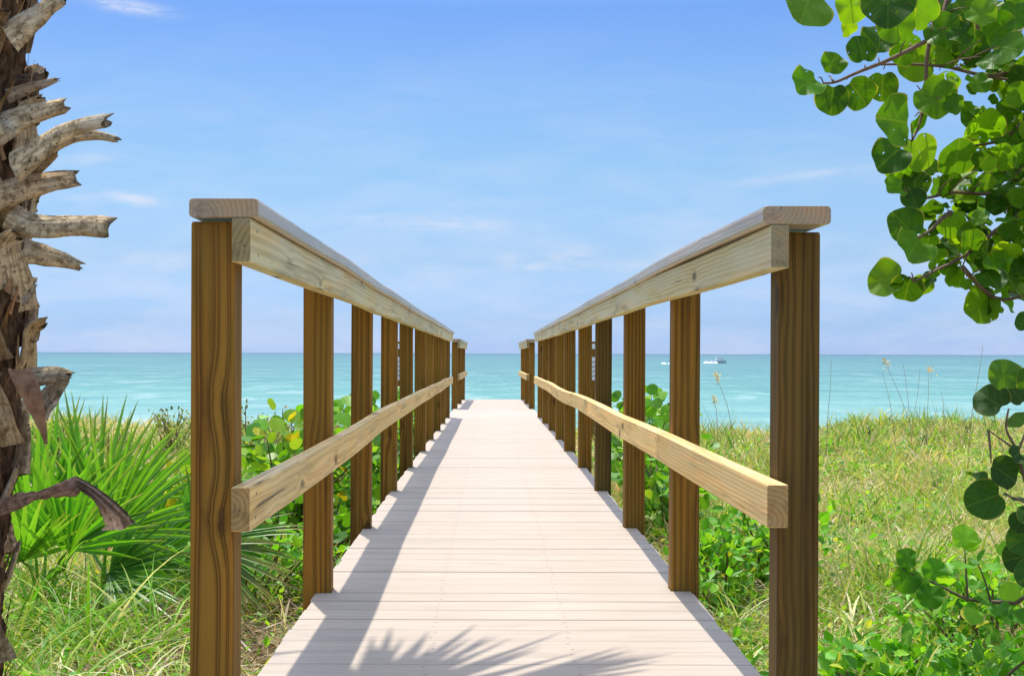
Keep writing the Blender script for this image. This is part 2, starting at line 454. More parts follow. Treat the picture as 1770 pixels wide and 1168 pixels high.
bw = thing('boardwalk', 'pale plank boardwalk running straight out to the sea', 'boardwalk', (0, 0, 0))
pm = PM()
posts = {s: [(y, in_x(s, y, k)) for k, y in enumerate(Y0L if s < 0 else Y0R)] + [(y, in_x(s, y, 0)) for y in (Y2L if s < 0 else Y2R)] for s in (-1, 1)}
EDGE = {-1: -.605, 1: .602}
def board_box(x0, x1, y0, y1, z, k, th=.028):
    r = .0035
    prof = rr_profile(y1 - y0, th, r, 3)
    p2 = PM()
    vs, gs, fs = [], [], []
    n = len(prof)
    for x in (x0, x1):
        for (a, c) in prof:
            vs.append((x, (y0 + y1) / 2 + a, z - th / 2 + c)); gs.append((x, a, k))
    for i in range(n):
        j = (i + 1) % n; fs.append([i, n + i, n + j, j][::-1])
    fs.append(list(range(n))); fs.append([n + i for i in range(n)][::-1])
    pm.add(vs, fs, gs)
y = -1.6; k = 0
while y < 24.4:
    y0, y1 = y + .0021, y + .1379
    z = dz(y) + random.uniform(-.0012, .0012)
    j1, j2 = random.uniform(-.004, .004), random.uniform(-.004, .004)
    ext = {-1: EDGE[-1] + j1, 1: EDGE[1] + j2}
    inner = dict(ext); stubs = []
    for sd in (-1, 1):
        for (py, pxx) in posts[sd]:
            a, c = py - .003, py + PW + .003
            if a < y1 and c > y0:
                inner[sd] = pxx - sd * .003
                if a - y0 > .012: stubs.append((sd, y0, a))
                if y1 - c > .012: stubs.append((sd, c, y1))
    board_box(inner[-1], inner[1], y0, y1, z, k)
    for sd, a, c in stubs:
        lo, hi = sorted((inner[sd], ext[sd])); board_box(lo, hi, a, c, z, k)
    for sxp in (-.205, .165):
        if y < 1: continue
        for q in (.035, .103):
            cx, cy = sxp + random.uniform(-.008, .008), y + q + random.uniform(-.006, .006)
            rr = .0034
            pm.add([(cx + rr * math.cos(a), cy + rr * math.sin(a), z + .0006) for a in [i * math.pi / 4 for i in range(8)]], [list(range(8))], None, None, 1)
    y += .14; k += 1
pm.build('deck_planks', [M['deck'], M['screw']], bw)
for xx in (-.50, 0, .48):
    p = PM(); loft(p, [(xx, yy, dz(yy) - .029 - .075) for yy in np.linspace(-1.5, 24.3, 9)], rr_profile(.038, .14), (1, 0, 0), (0, 0, 1))
    p.build('joist', M['post_dark'], bw)

PITH_NEAR = {-1: (3.3, .012, .085), 1: (1.1, -.02, .075)}
def handrail(side, ys, label, pieces_top, pieces_low, low_h, cap_h, over0, over1, first):
    t = thing('handrail', label, 'handrail', (side * .56, ys[0], 0), 'wooden handrails along the boardwalk')
    xin = [in_x(side, y, k if first else 0) for k, y in enumerate(ys)]
    n = len(ys)
    caps = [cap_h[0] + (cap_h[1] - cap_h[0]) * k / (n - 1) for k in range(n)]
    for k, y in enumerate(ys):
        p = PM(); xc = xin[k] + side * PW / 2
        top = caps[k] - .038 - .006
        tw = random.uniform(-.012, .012)
        U = (math.cos(tw), math.sin(tw), 0); W = (-math.sin(tw), math.cos(tw), 0)
        zb = float(gz(xc, y)) - .4
        lean = random.uniform(-.004, .004)
        pith = PITH_NEAR[side] if (first and k == 0) else None
        loft(p, [(xc, y + PW / 2, zb), (xc, y + PW / 2, .0), (xc + lean, y + PW / 2, top)], rr_profile(PW, PW, .006), U, W, pith, .006, random.uniform(.85, 1.2) if k else 1.)
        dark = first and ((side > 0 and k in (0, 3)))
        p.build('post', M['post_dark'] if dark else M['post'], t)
    def beam(name, mat, pieces, w, h, r, dx, zs):
        for (a, c) in pieces:
            st = []
            ya = ys[a] - over0 if a == 0 else ys[a] + PW / 2 + .0015
            yc = ys[c] + PW + over1 if c == n - 1 else ys[c] + PW / 2 - .0015
            for q in range(a, c + 1):
                yy = ya if q == a else (yc if q == c else ys[q] + PW / 2)
                st.append((xin[q] + dx, yy, zs[q]))
            # finer stations with a touch of warp between posts
            fine = []
            for q in range(len(st) - 1):
                A, B = Vector(st[q]), Vector(st[q+1]); bow = random.uniform(-.005, .005); bz = random.uniform(-.004, .004)
                for u in (0, .33, .66):
                    e = math.sin(math.pi * u)
                    fine.append(A.lerp(B, u) + Vector((bow * e * .4, 0, bz * e)))
            fine.append(Vector(st[-1]))
            p = PM(); loft(p, fine, rr_profile(w, h, r), (1, 0, 0), (0, 0, 1), None, .003, random.uniform(.9, 1.1), .9 if name == 'cap_board' else .5)
            if name != 'cap_board':
                fx = -side * (w / 2 + .0006)
                for q in range(a, c + 1):
                    for dzn in (-.022, .022):
                        cy = min(max(ys[q] + PW / 2 + random.uniform(-.012, .012), ya + .03), yc - .03); cz = zs[q] + dzn + random.uniform(-.006, .006); cx = xin[q] + dx + fx
                        p.add([(cx, cy + .0042 * math.cos(k_ * math.pi / 4), cz + .0042 * math.sin(k_ * math.pi / 4)) for k_ in range(8)], [list(range(8))], None, None, 1)
            p.build(name, [mat, M['ink']], t)
    beam('top_rail', M['rail'], pieces_top, .038, .089, .003, -side * .0195, [c - .038 - .0455 for c in caps])
    beam('lower_rail', M['lower'], pieces_low, .038 if side < 0 else .044, .089, .003, -side * (.0195 if side < 0 else .0225), [h - .0445 for h in low_h])
    beam('cap_board', M['cap'], [(a, c) for a, c in pieces_top], .140, .038, .007, side * .016, [c - .019 for c in caps])
    return t

LH = [.500, .502, .505, .503, .500, .497, .490, .485, .480, .470]
RH = [.502, .512, .500, .508, .498, .484, .486, .484, .480, .476]
handrail(-1, Y0L, 'long weathered wooden handrail with flat cap, beside the palm trunk side', [(0, 3), (3, 6), (6, 9)], [(0, 2), (2, 5), (5, 9)], LH, (1.079, 1.045), .03, .03, True)
handrail(1, Y0R, 'long weathered wooden handrail with dark first post, on the grassy sea grape side', [(0, 2), (2, 5), (5, 9)], [(0, 1), (1, 3), (3, 6), (6, 9)], RH, (1.075, 1.045), .11, .03, True)
handrail(-1, Y2L, 'short far handrail past the gap, on the palm side before the sea', [(0, 2)], [(0, 2)], [.455, .45, .445], (.985, .975), .10, .05, False)
handrail(1, Y2R, 'short far handrail past the gap, on the sea oats side before the sea', [(0, 2)], [(0, 2)], [.455, .45, .445], (.985, .975), .10, .05, False)

# ------------------------------------------------------------------ sign posts beyond the rail
def sign_post(px, Y, label):
    b0 = at(px, 590, Y); zb = float(gz(b0.x, Y))
    t = thing('sign_post', label, 'sign', (b0.x, Y, zb), 'white signs on wooden posts beside the path')
    p = PM(); loft(p, [(b0.x, Y, zb - .3), (b0.x, Y, b0.z)], rr_profile(.089, .089, .006), (1, 0, 0), (0, 1, 0)); p.build('post', M['post'], t)
    for (ya, yb, w) in ((594, 603, .16), (617, 657, .16)):
        za, zb_ = at(px, yb, Y).z, at(px, ya, Y).z
        p = PM(); loft(p, [(b0.x, Y - .052, za), (b0.x, Y - .052, zb_)], rr_profile(w, .012, .003), (1, 0, 0), (0, 1, 0)); pan = p.build('sign_panel', M['white'], t)
        if yb - ya > 20:
            p = PM()
            for q in range(4):
                zc = za + (zb_ - za) * (.2 + .2 * q)
                p.add([(b0.x - .05, Y - .0605, zc - .025), (b0.x + .05, Y - .0605, zc + .015), (b0.x + .05, Y - .0605, zc + .026), (b0.x - .05, Y - .0605, zc - .014)], [[0, 1, 2, 3]])
            st = p.build('sign_mark', M['ink'], t); 
sign_post(1027, 21.5, 'white sign on a wooden post seen through the handrail on the grass side')
sign_post(689, 21.5, 'white sign on a wooden post seen through the handrail on the palm side')

# ------------------------------------------------------------------ leaves
def leaf_template(n=18, notch=.28, cup=.18, wave=.06, seed=0):
    """round leaf, stalk at origin, blade along +y; a centre-line strip plus a rim"""
    rg = np.random.default_rng(seed)
    vs, uv = [(0, 0, 0)], [(0, 0)]
    rim = []
    ph = rg.uniform(0, 6)
    for i in range(n):
        a = -math.pi / 2 + 2 * math.pi * (i + .5) / n        # start beside the stalk
        r = 1 + .035 * math.sin(3 * a + ph) + .012 * math.sin(7 * a + 2 * ph) + rg.uniform(-.008, .008)
        d = abs(((a + math.pi / 2 + math.pi) % (2 * math.pi)) - math.pi)
        r -= notch * math.exp(-(d / .3) ** 2)
        rim.append((r * math.cos(a), 1 + r * math.sin(a) * .95))
    mid = [(x * .55, 1 + (y - 1) * .55) for x, y in rim]
    def z(x, y):
        rr = math.hypot(x, y - 1)
        return cup * (abs(x) ** 1.5) * .9 - cup * .4 * max(0, y - 1) ** 2 + wave * rr ** 2 * math.sin(5 * math.atan2(y - 1, x) + ph)
    vs = [(0, 1, z(0, 1))] + [(x, y, z(x, y)) for x, y in mid] + [(x, y, z(x, y)) for x, y in rim]
    uv = [(v[0], v[1] / 2) for v in vs]
    tris = []
    for i in range(n):
        j = (i + 1) % n
        tris += [(0, 1 + i, 1 + j), (1 + i, 1 + n + i, 1 + n + j), (1 + i, 1 + n + j, 1 + j)]
    return np.array(vs), np.array(tris), np.array(uv)

def small_leaf_template(wd=.38, fold=.12):
    V = np.array([(0, 0, 0), (wd * .7, .3, fold), (wd, .6, fold), (wd * .6, 1.1, fold*.5), (0, 1.4, -.1), (-wd * .6, 1.1, fold*.5), (-wd, .6, fold), (-wd * .7, .3, fold), (0, .7, 0)], float)
    T = np.array([(0, 1, 8), (1, 2, 8), (2, 3, 8), (3, 4, 8), (4, 5, 8), (5, 6, 8), (6, 7, 8), (7, 0, 8)])
    return V, T, V[:, :2] / np.array([1, 1.4])

def frames(axis, normal):
    """rotation matrices with columns x, y=axis, z~normal"""
    y = axis / np.linalg.norm(axis, axis=1, keepdims=True)
    x = np.cross(y, normal); x /= np.maximum(np.linalg.norm(x, axis=1, keepdims=True), 1e-6)
    z = np.cross(x, y)
    return np.stack([x, y, z], -1)

def instance(tpls, pos, rot, scale, col):
    Vs, Ts, Cs, Us = [], [], [], []
    b = 0
    pick = rng.integers(0, len(tpls), len(pos))
    for k, (V, T, U) in enumerate(tpls):
        s = np.where(pick == k)[0]
        if len(s) == 0: continue
        W = np.einsum('nij,vj->nvi', rot[s], V) * scale[s][:, None, None] + pos[s][:, None, :]
        nv = len(V)
        Vs.append(W.reshape(-1, 3))
        Ts.append((T[None] + (np.arange(len(s)) * nv)[:, None, None] + b).reshape(-1, 3))
        Cs.append(np.repeat(np.concatenate([col[s], np.ones((len(s), 1))], 1), nv, 0))
        Us.append(np.concatenate([np.tile(U, (len(s), 1)), np.repeat(rng.uniform(0, 50, (len(s), 1)), nv, 0)], 1))
        b += len(s) * nv
    return np.concatenate(Vs), np.concatenate(Ts), np.concatenate(Cs), np.concatenate(Us)

def leaves_obj(name, mat, parent, tpls, pos, axis, normal, scale, col, smooth=True):
    V, T, C, U = instance(tpls, np.asarray(pos, float), frames(np.asarray(axis, float), np.asarray(normal, float)), np.asarray(scale, float), np.asarray(col, float))
    return link(name, mesh_np(name, V, tris=T, attrs={'col': C, 'luv': U}, smooth=smooth), mat, parent)

def pal(n, cols, w=None, jit=.18):
    cols = np.array(cols); i = rng.choice(len(cols), n, p=w)
    c = cols[i] * rng.uniform(1 - jit, 1 + jit, (n, 1)) * rng.uniform(.93, 1.07, (n, 3))
    return c

ROUND = [leaf_template(30, seed=i, wave=.05 + .035 * i, cup=.10 + .10 * i) for i in range(4)]
ROUND_LO = [leaf_template(10, seed=i + 9, wave=.05, cup=.15) for i in range(3)]
SMALL = [small_leaf_template(.38), small_leaf_template(.5, .2), small_leaf_template(.28, .05)]

# ------------------------------------------------------------------ sea grape tree overhanging on the grass side
SG = [(.075, .205, .008), (.040, .12, .008), (.13, .29, .010), (.21, .38, .018)]
tree = thing('sea_grape_tree', 'sea grape tree with round green leaves hanging from the upper corner', 'tree', (2.95, 5.3, float(gz(2.95, 5.3))))
p = PM()
trunk_pts = smooth_path([(2.95, 5.3, -.8), (3.0, 5.35, .2), (2.85, 5.3, 1.2), (2.75, 5.2, 2.2), (2.6, 5.1, 3.2)], 5)
tube(p, trunk_pts, [.10 - .05 * i / (len(trunk_pts) - 1) for i in range(len(trunk_pts))], 12)
p.build('trunk', M['twig'], tree, True)

def C3(x, y): return (1320 + x / 2.013, y / 2.013)      # zoomed-crop pixel -> photograph pixel
big = [(147,20,88),(300,20,60),(430,15,85),(550,40,60),(290,95,34),(400,140,60),(335,175,50),(150,290,56),(235,222,42),(235,345,52),(325,325,55),(410,300,50),
 (450,80,66),(620,110,60),(620,190,50),(530,220,60),(590,345,68),(655,365,35),(740,290,42),(720,170,60),(850,170,58),(790,215,45),(810,100,60),(870,50,50),
 (455,420,84),(440,545,62),(540,530,62),(475,580,56),(535,430,36),(770,435,60),(670,550,66),(585,583,28),(455,652,40),(525,640,46),
 (520,690,40),(490,785,60),(525,860,70),(600,790,30),(570,840,35),(425,972,62),(500,1000,52),(550,990,36),(790,970,52),(880,930,56),(885,1005,46),(755,1062,58),
 (830,545,45),(860,515,25),(890,540,42),(830,660,42),(765,560,40),(640,640,44),(690,700,40),(650,780,45),(715,840,45),(755,815,26),(735,880,32),(845,805,40),(800,710,36),(880,690,36),
 (600,900,40),(660,960,36),(640,930,30),(700,985,22),(850,380,40),(885,330,42),(830,440,32),(880,460,32),(690,40,55),(750,50,50),(680,120,45),(500,140,45),(480,190,40)]
branches = [
 [(610,-30),(585,100),(565,200),(560,330),(540,430),(515,490)],
 [(640,-20),(600,110),(530,160),(430,210),(330,250),(250,285),(205,290)],
 [(980,230),(880,240),(780,265),(640,235),(520,225),(380,225)],
 [(980,300),(900,290),(860,280),(800,270)],
 [(980,700),(900,740),(810,800),(750,850),(680,900),(600,940),(520,980)],
 [(690,930),(740,985),(800,1035),(860,1040),(930,1020)],
 [(980,620),(900,640),(830,590),(790,550),(750,520)],
 [(980,660),(860,670),(760,675),(660,670),(560,690),(500,690)],
 [(980,420),(900,430),(840,480),(780,500),(700,510)],
 [(760,-20),(740,90),(770,150),(800,160)],
 [(650,740),(620,760),(580,800),(520,840)],
 [(980,-90),(640,-70),(400,-80),(200,-75),(150,-60),(148,-45)]]
bdepth = [5.0, 4.9, 5.15, 5.2, 4.95, 4.85, 5.2, 5.05, 5.15, 5.1, 5.0, 4.95]
bp = []; branch_pm = []
for br, Yb in zip(branches, bdepth):
    pts = smooth_path([at(*C3(x, y), Yb + .12 * math.sin(x * .01)) for x, y in br], 5)
    bp += pts
    p = PM(); n = len(pts)
    tube(p, pts, [.0105 - .0065 * i / (n - 1) for i in range(n)], 7)
    branch_pm.append((p, pts))
for a, c in (((2.85, 5.3, 1.3), at(*C3(980, 700), 4.95)), ((2.75, 5.2, 2.2), at(*C3(980, 420), 5.15)), ((2.7, 5.15, 2.6), at(*C3(980, 230), 5.15)), ((2.6, 5.1, 3.1), at(*C3(640, -30), 4.95)), ((2.9, 5.3, 1.0), at(*C3(980, 640), 5.1)), ((2.65, 5.1, 2.9), at(*C3(760, -20), 5.1))):
    a, c = Vector(a), Vector(c); mdl = (a + c) / 2 + Vector((0, 0, .12))
    pts = smooth_path([a, mdl, c], 6); p = PM(); tube(p, pts, [.03 - .019 * i / (len(pts) - 1) for i in range(len(pts))], 8); p.build('branch', M['twig'], tree, True)
pos, ax, nm, sc, co = [], [], [], [], []
bpa = np.array([tuple(q) for q in bp])
for (x, y, r) in big:
    Yl = 4.95 + random.uniform(-.25, .25) - (r - 50) * .004
    c = np.array(at(*C3(x, y), Yl)); rad = 1.14 * r / 2.013 * Yl / F
    # blade hangs from the nearest branch point; seen nearly face-on
    q = bpa[np.argmin(np.linalg.norm((bpa - c) * np.array([1, .5, 1]), axis=1))]
    d = c - q; d[1] *= .3; d[2] -= .02
    if np.linalg.norm(d) < .01: d = np.array([random.uniform(-1, 1), 0, -.5])
    d = d / np.linalg.norm(d); d[1] += random.uniform(-.22, .22); d /= np.linalg.norm(d)
    nrm = np.array([random.uniform(-.3, .3), -1, random.uniform(-.15, .45)])
    base = c - d * rad
    pos.append(base); ax.append(d); nm.append(nrm); sc.append(rad)
    co.append(pal(1, SG, [.36, .34, .21, .09])[0])
    bpm = min(branch_pm, key=lambda e: min((v - Vector(q)).length for v in e[1]))[0]
    tube(bpm, [Vector(q), Vector((q + base) / 2) + Vector((0, 0, .01)), Vector(base)], [.003, .0026, .002], 5)
# further leaves deeper in the crown and above the frame
for i in range(760):
    q = bpa[rng.integers(len(bpa))]
    if q[0] < 1.66: continue
    c = q + rng.normal(0, 1, 3) * np.array([.07, .16, .07]) + np.array([.07, .12, .05])
    d = np.array([random.uniform(-1, 1), random.uniform(-.6, .6), random.uniform(-1, .5)])
    pos.append(c); ax.append(d); nm.append(np.array([random.uniform(-.8, .8), random.uniform(-1, .2), random.uniform(.1, 1.2)])); sc.append(random.uniform(.022, .055)); co.append(pal(1, SG, [.3, .25, .28, .17])[0])
top_pm = PM()
for i in range(46):
    a = Vector(trunk_pts[random.randrange(6, len(trunk_pts))])
    e = Vector((random.uniform(1.8, 4.1), random.uniform(4.3, 6.5), a.z + random.uniform(.1, 1.1)))
    md = (a + e) / 2 + Vector((0, 0, .15))
    tw = smooth_path([a, md, e], 6)
    if any(q.z < CAMZ + .262 * q.y + .12 and q.x < .41 * q.y for q in tw): continue
    tube(top_pm, tw, [.016 - .012 * q / (len(tw) - 1) for q in range(len(tw))], 6)
    for q in tw[4:]:
        for _ in range(random.choice((1, 2, 2, 3))):
            d = np.array([random.uniform(-1, 1), random.uniform(-1, 1), random.uniform(-.5, .6)])
            r_ = random.uniform(.045, .08)
            if q.z - 2 * r_ < CAMZ + .262 * q.y + .1 and q.x - 2 * r_ < .41 * q.y: continue
            pos.append(np.array(q)); ax.append(d); nm.append(np.array([random.uniform(-.6, .6), random.uniform(-.8, .4), 1.])); sc.append(r_); co.append(pal(1, SG, [.36, .30, .24, .10])[0])
top_pm.build('branch', M['twig'], tree, True)
leaves_obj('crown', M['leaf'], tree, ROUND, pos, ax, nm, sc, co)
for p, _ in branch_pm: p.build('branch', M['twig'], tree, True)

# sprigs of round leaves lower down on the same side
def C4(x, y): return (1200 + x / 1.986, 580 + y / 1.986)
def sprig(name, label, stems, leaf_list, Yc, mat, root, cols, w):
    t = thing(name, label, 'shrub', root)
    allp = []
    for si, st in enumerate(stems):
        k0 = 1. if si == 0 else .55
        pts = smooth_path([(at(*C4(*q), Yc) if len(q) == 2 else Vector(q)) for q in st], 5); allp += pts
        p = PM(); n = len(pts); tube(p, pts, [k0 * (.009 - .006 * i / (n - 1)) for i in range(n)], 7); p.build('stem', M['twig'], t, True)
    A = np.array([tuple(q) for q in allp])
    pos, ax, nm, sc, co = [], [], [], [], []
    for (x, y, r, tilt) in leaf_list:
        Yl = Yc + random.uniform(-.12, .12); c = np.array(at(*C4(x, y), Yl)); rad = r / 1.986 * Yl / F
        q = A[np.argmin(np.linalg.norm(A - c, axis=1))]; d = c - q; d[1] *= .4
        if np.linalg.norm(d) < .01: d = np.array([random.uniform(-1, 1), 0, .3])
        d /= np.linalg.norm(d)
        pos.append(c - d * rad); ax.append(d); nm.append(np.array([random.uniform(-.3, .3), -1 + tilt, .3 + tilt])); sc.append(rad); co.append(pal(1, cols, w)[0])
    leaves_obj('foliage', mat, t, ROUND, pos, ax, nm, sc, co)
DG = [(.035, .085, .022), (.05, .13, .022), (.09, .20, .03)]
sprig('sea_grape_shrub', 'tall sea grape sprig with large dark round leaves at the edge above the grass',
 [[(2.15, 4.5, -.6), (1400, 1100), (1290, 800), (1160, 560), (1110, 400), (1072, 320), (1080, 250)], [(1112, 395), (1060, 360), (1008, 322)], [(1010, 322), (1018, 400), (1020, 440)], [(1110, 400), (1150, 310), (1180, 270)], [(1190, 600), (1110, 560), (1060, 545)]],
 [(1062,135,60,0),(1020,222,66,0),(1110,205,42,.3),(1112,290,44,.2),(1160,150,60,0),(1000,562,72,.1),(1062,470,62,0),(975,492,48,.9),(1110,560,46,.3),(1110,410,40,.2),(1150,470,60,0),(1130,700,60,0),(1125,760,66,0),(1170,620,60,.2),(1160,820,60,.2),(1120,640,40,.4)],
 4.4, M['leaf_near'], (2.15, 4.5, -.55), DG, [.45, .38, .17])
LG = [(.13, .38, .03), (.085, .27, .02), (.22, .48, .04)]
sprig('sea_grape_shrub', 'low bright green sea grape sprig sprawling over the grass',
 [[(2.2, 5.0, -.6), (1180, 930), (1100, 918), (1020, 912), (940, 903), (850, 860), (760, 820), (690, 790)], [(940, 903), (935, 800), (930, 730)], [(1020, 912), (1000, 840), (975, 780)]],
 [(660,775,38,.5),(735,765,40,.6),(730,835,52,.2),(930,695,52,.3),(900,720,36,.5),(960,720,36,.5),(825,805,46,.4),(815,892,48,.3),(900,905,42,.3),(975,862,32,.6),(1085,880,38,.6),(1075,740,36,.6),(870,840,34,.8),(930,790,40,.7),(1020,800,36,.6),(1000,910,36,.6),(1050,940,40,.5),(1110,960,40,.5),(780,850,30,.6),(960,960,36,.6)],
 4.7, M['leaf_near'], (2.2, 5.0, -.55), LG, [.4, .35, .25])

# ------------------------------------------------------------------ shrubs
def shrub(name, label, cx, cy, rx, ry, h, n, size, cols, w, tpl, mat='shrub', stems=9, group=None, upright=.5, cat='shrub'):
    z0 = float(gz(cx, cy))
    if name == 'sea_grape_shrub': n, stems = int(n * 1.35), 14
    t = thing(name, label, cat, (cx, cy, z0), group)
    p = PM(); tips = []
    for i in range(stems):
        a = random.uniform(0, 6.28); rr = random.uniform(.2, 1)
        e = Vector((max(cx + rx * rr * math.cos(a), .76) if 0 < cx < 2.2 else min(cx + rx * rr * math.cos(a), -.76) if -2.2 < cx < 0 else cx + rx * rr * math.cos(a), cy + ry * rr * math.sin(a), z0 + h * random.uniform(.6, .95) * (1 - .35 * rr * rr)))
        pts = smooth_path([(cx + random.uniform(-.08, .08), cy + random.uniform(-.08, .08), z0 - .1), ((cx + e.x) / 2 + random.uniform(-.05, .05), (cy + e.y) / 2, z0 + (e.z - z0) * .55), e], 4)
        tube(p, pts, [.011 - (.006 if upright >= 1 else .008) * k / (len(pts) - 1) for k in range(len(pts))], 6)
        tips += pts[2:]
    p.build('stem', M['twig'], t, True)
    T = np.array([tuple(q) for q in tips])
    q = T[rng.integers(0, len(T), n)] + rng.normal(0, 1, (n, 3)) * np.array([rx * .22, ry * .22, h * .09]) * (.5 if upright >= 1 else 1)
    q[:, 2] = np.clip(q[:, 2], z0 + .02, z0 + h * .93 + rng.uniform(-.05, .02, n))
    if abs(cx) < 2.2:
        lim = .74 + size * 1.2
        q[:, 0] = np.where(np.abs(q[:, 0]) < lim, np.sign(cx) * (2 * lim - np.abs(q[:, 0])), q[:, 0])
    c0 = np.array([cx, cy, z0 + h * .3])
    out = q - c0; out /= np.maximum(np.linalg.norm(out, axis=1, keepdims=True), .05)
    ax = out * .7 + rng.normal(0, .7, (n, 3)); ax[:, 2] += upright * .5
    nm = out * .5 + rng.normal(0, .45, (n, 3)) + np.array([0, -.15, .8])
    leaves_obj('foliage', M[mat], t, tpl, q, ax, nm, rng.uniform(.65, 1.15, n) * size, pal(n, cols, w, .25))
    return t
GB = [(.16, .40, .022), (.09, .25, .018), (.30, .50, .04), (.48, .44, .03), (.55, .26, .10)]
gl = 'sea grape shrubs beside the boardwalk'
shrub('sea_grape_shrub', 'bushy sea grape with yellow top leaves behind the second post on the palm side', -1.30, 8.6, .55, .8, .98, 420, .056, GB, [.40, .22, .27, .08, .03], ROUND_LO, group=gl)
shrub('sea_grape_shrub', 'dense green sea grape close behind the third post on the palm side', -1.02, 10.4, .40, .9, 1.05, 420, .054, GB, [.40, .32, .23, .04, .01], ROUND_LO, group=gl)
shrub('sea_grape_shrub', 'tall green sea grape behind the fourth and fifth posts on the palm side', -1.05, 13.4, .45, 1.2, 1.1, 420, .055, GB, [.40, .32, .24, .03, .01], ROUND_LO, group=gl)
shrub('sea_grape_shrub', 'low sea grape with pinkish young leaves just behind the near lower rail', -1.75, 7.6, .4, .5, .66, 260, .05, GB, [.33, .17, .25, .13, .12], ROUND_LO, group=gl)
shrub('sea_grape_shrub', 'dark low sea grape below the lower rail on the palm side', -1.0, 7.9, .22, .6, .5, 200, .045, GB, [.34, .5, .14, .02, 0], ROUND_LO, group=gl)
shrub('sea_grape_shrub', 'green sea grape rising behind the third post on the grass side', 1.40, 12.0, .45, .9, 1.05, 340, .055, GB, [.45, .33, .2, .02, 0], ROUND_LO, group=gl)
shrub('sea_grape_shrub', 'leafy sea grape below the lower rail on the grass side', 1.15, 9.3, .35, .9, .72, 380, .046, GB, [.45, .28, .25, .02, 0], ROUND_LO, group=gl)
VB = [(.15, .42, .024), (.085, .29, .016), (.26, .53, .035), (.46, .50, .06)]
gv = 'low leafy bushes on the dune'
for (cx, cy, rx, ry, h, n, lab) in ((1.15, 7.1, .33, .55, .55, 620, 'low bright leafy bush under the near lower rail on the grass side'),
        (1.55, 7.6, .45, .5, .58, 700, 'bright leafy bush between the first and second posts on the grass side')):
    shrub('leafy_bush', lab, cx, cy, rx, ry, h, n, .050, VB, [.42, .25, .27, .06], SMALL, group=gv, cat='bush')
gd = 'small shrubs along the dune crest'
CB = [(.17, .24, .05), (.12, .20, .04), (.28, .30, .08), (.36, .28, .12)]
for (px_, py_, Y, h, n, lab, cc, cw) in (
        (100, 712, 15.5, .62, 500, 'bright green rounded shrub close to the palm trunk on the dune crest', [(.14, .34, .03), (.20, .40, .05), (.09, .24, .03)], [.45, .3, .25]),
        (195, 745, 16.5, .5, 300, 'olive shrub behind the palmetto fans on the dune crest', CB, [.35, .25, .25, .15]),
        (300, 705, 17, .8, 420, 'twiggy yellow-green shrub just before the nearest handrail post', CB, [.4, .2, .3, .1]),
        (370, 710, 18, .72, 380, 'twiggy shrub hidden behind the nearest handrail post', CB, [.4, .2, .3, .1]),
        (445, 698, 15.5, .82, 420, 'twiggy olive shrub seen above the lower rail past the nearest post', CB, [.4, .25, .25, .1]),
        (500, 705, 14.5, .75, 380, 'olive shrub against the sea beside the second post on the palm side', CB, [.4, .25, .25, .1])):
    c = at(px_, py_, Y)
    hh = c.z - float(gz(c.x, Y)) + .05
    shrub('dune_shrub', lab, c.x, Y, .45, .5, max(hh, .4), n, .040, cc, cw, SMALL, stems=14, group=gd, upright=1.)
for (px_, py_, Y, lab) in ((1508, 728, 20, 'dark green weed standing up from the grass on the dune crest'), (1672, 722, 20.5, 'small green weed with one round tuft on the dune crest near the dark leaves'), (1600, 735, 18, 'yellow green weed on the dune crest below the sea oats')):
    c = at(px_, py_, Y)
    shrub('dune_weed', lab, c.x, Y, .10, .12, c.z - float(gz(c.x, Y)) + .03, 60, .035, [(.10, .22, .03), (.16, .26, .04)], None, SMALL, stems=3, group='weeds on the dune crest', upright=1.5, cat='weed')

# ------------------------------------------------------------------ grass
def blades(P, h, w, lean, az, curve, cb, ct, nseg=4):
    """P (N,3) bases; blade bends over towards azimuth az"""
    N = len(P); lv = np.linspace(0, 1, nseg + 1)
    dirv = np.stack([np.cos(az), np.sin(az), np.zeros(N)], 1)
    fa = rng.uniform(0, 6.28, N); side = np.stack([np.cos(fa), np.sin(fa), np.zeros(N)], 1)
    Vs, Cs = [], []
    for t in lv:
        ang = lean + curve * t
        off = (np.sin(lean + curve * t * .6) * t * h)
        up = np.cos(lean + curve * t * .6) * t * h
        c = P + dirv * off[:, None] + np.array([0, 0, 1]) * up[:, None]
        ww = w * (1 - t ** 1.6) if t < 1 else w * 0
        Vs.append(c - side * ww[:, None]); Vs.append(c + side * ww[:, None])
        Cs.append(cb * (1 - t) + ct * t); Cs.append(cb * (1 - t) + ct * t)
    V = np.stack(Vs, 1); C = np.stack(Cs, 1)
    nv = V.shape[1]
    q = np.array([(2*i, 2*i+1, 2*i+3, 2*i+2) for i in range(nseg)])
    F_ = (q[None] + (np.arange(N) * nv)[:, None, None]).reshape(-1, 4)
    C = np.concatenate([C, np.ones(C.shape[:2] + (1,))], -1)
    return V.reshape(-1, 3), F_, C.reshape(-1, 4)

GREEN = [(.25, .43, .035), (.14, .32, .025), (.38, .50, .055), (.46, .50, .09)]
DRY = [(.68, .56, .28), (.76, .66, .45), (.54, .40, .20), (.70, .53, .36)]

def clump(x, y, s, o):
    return np.array([mnoise.noise(Vector((a * s, b * s, o))) for a, b in zip(x, y)])

def field(n, xr, yr, side):
    # denser near the camera, on the ground outside the deck
    y = yr[0] + (yr[1] - yr[0]) * rng.random(n) ** .85
    x = rng.random(n)
    if side > 0: x = .72 + x * (np.minimum(.42 * y + 2.2, xr) - .72)
    else: x = -.74 - x * (np.minimum(.42 * y + 2.2, xr) - .74)
    return x, y

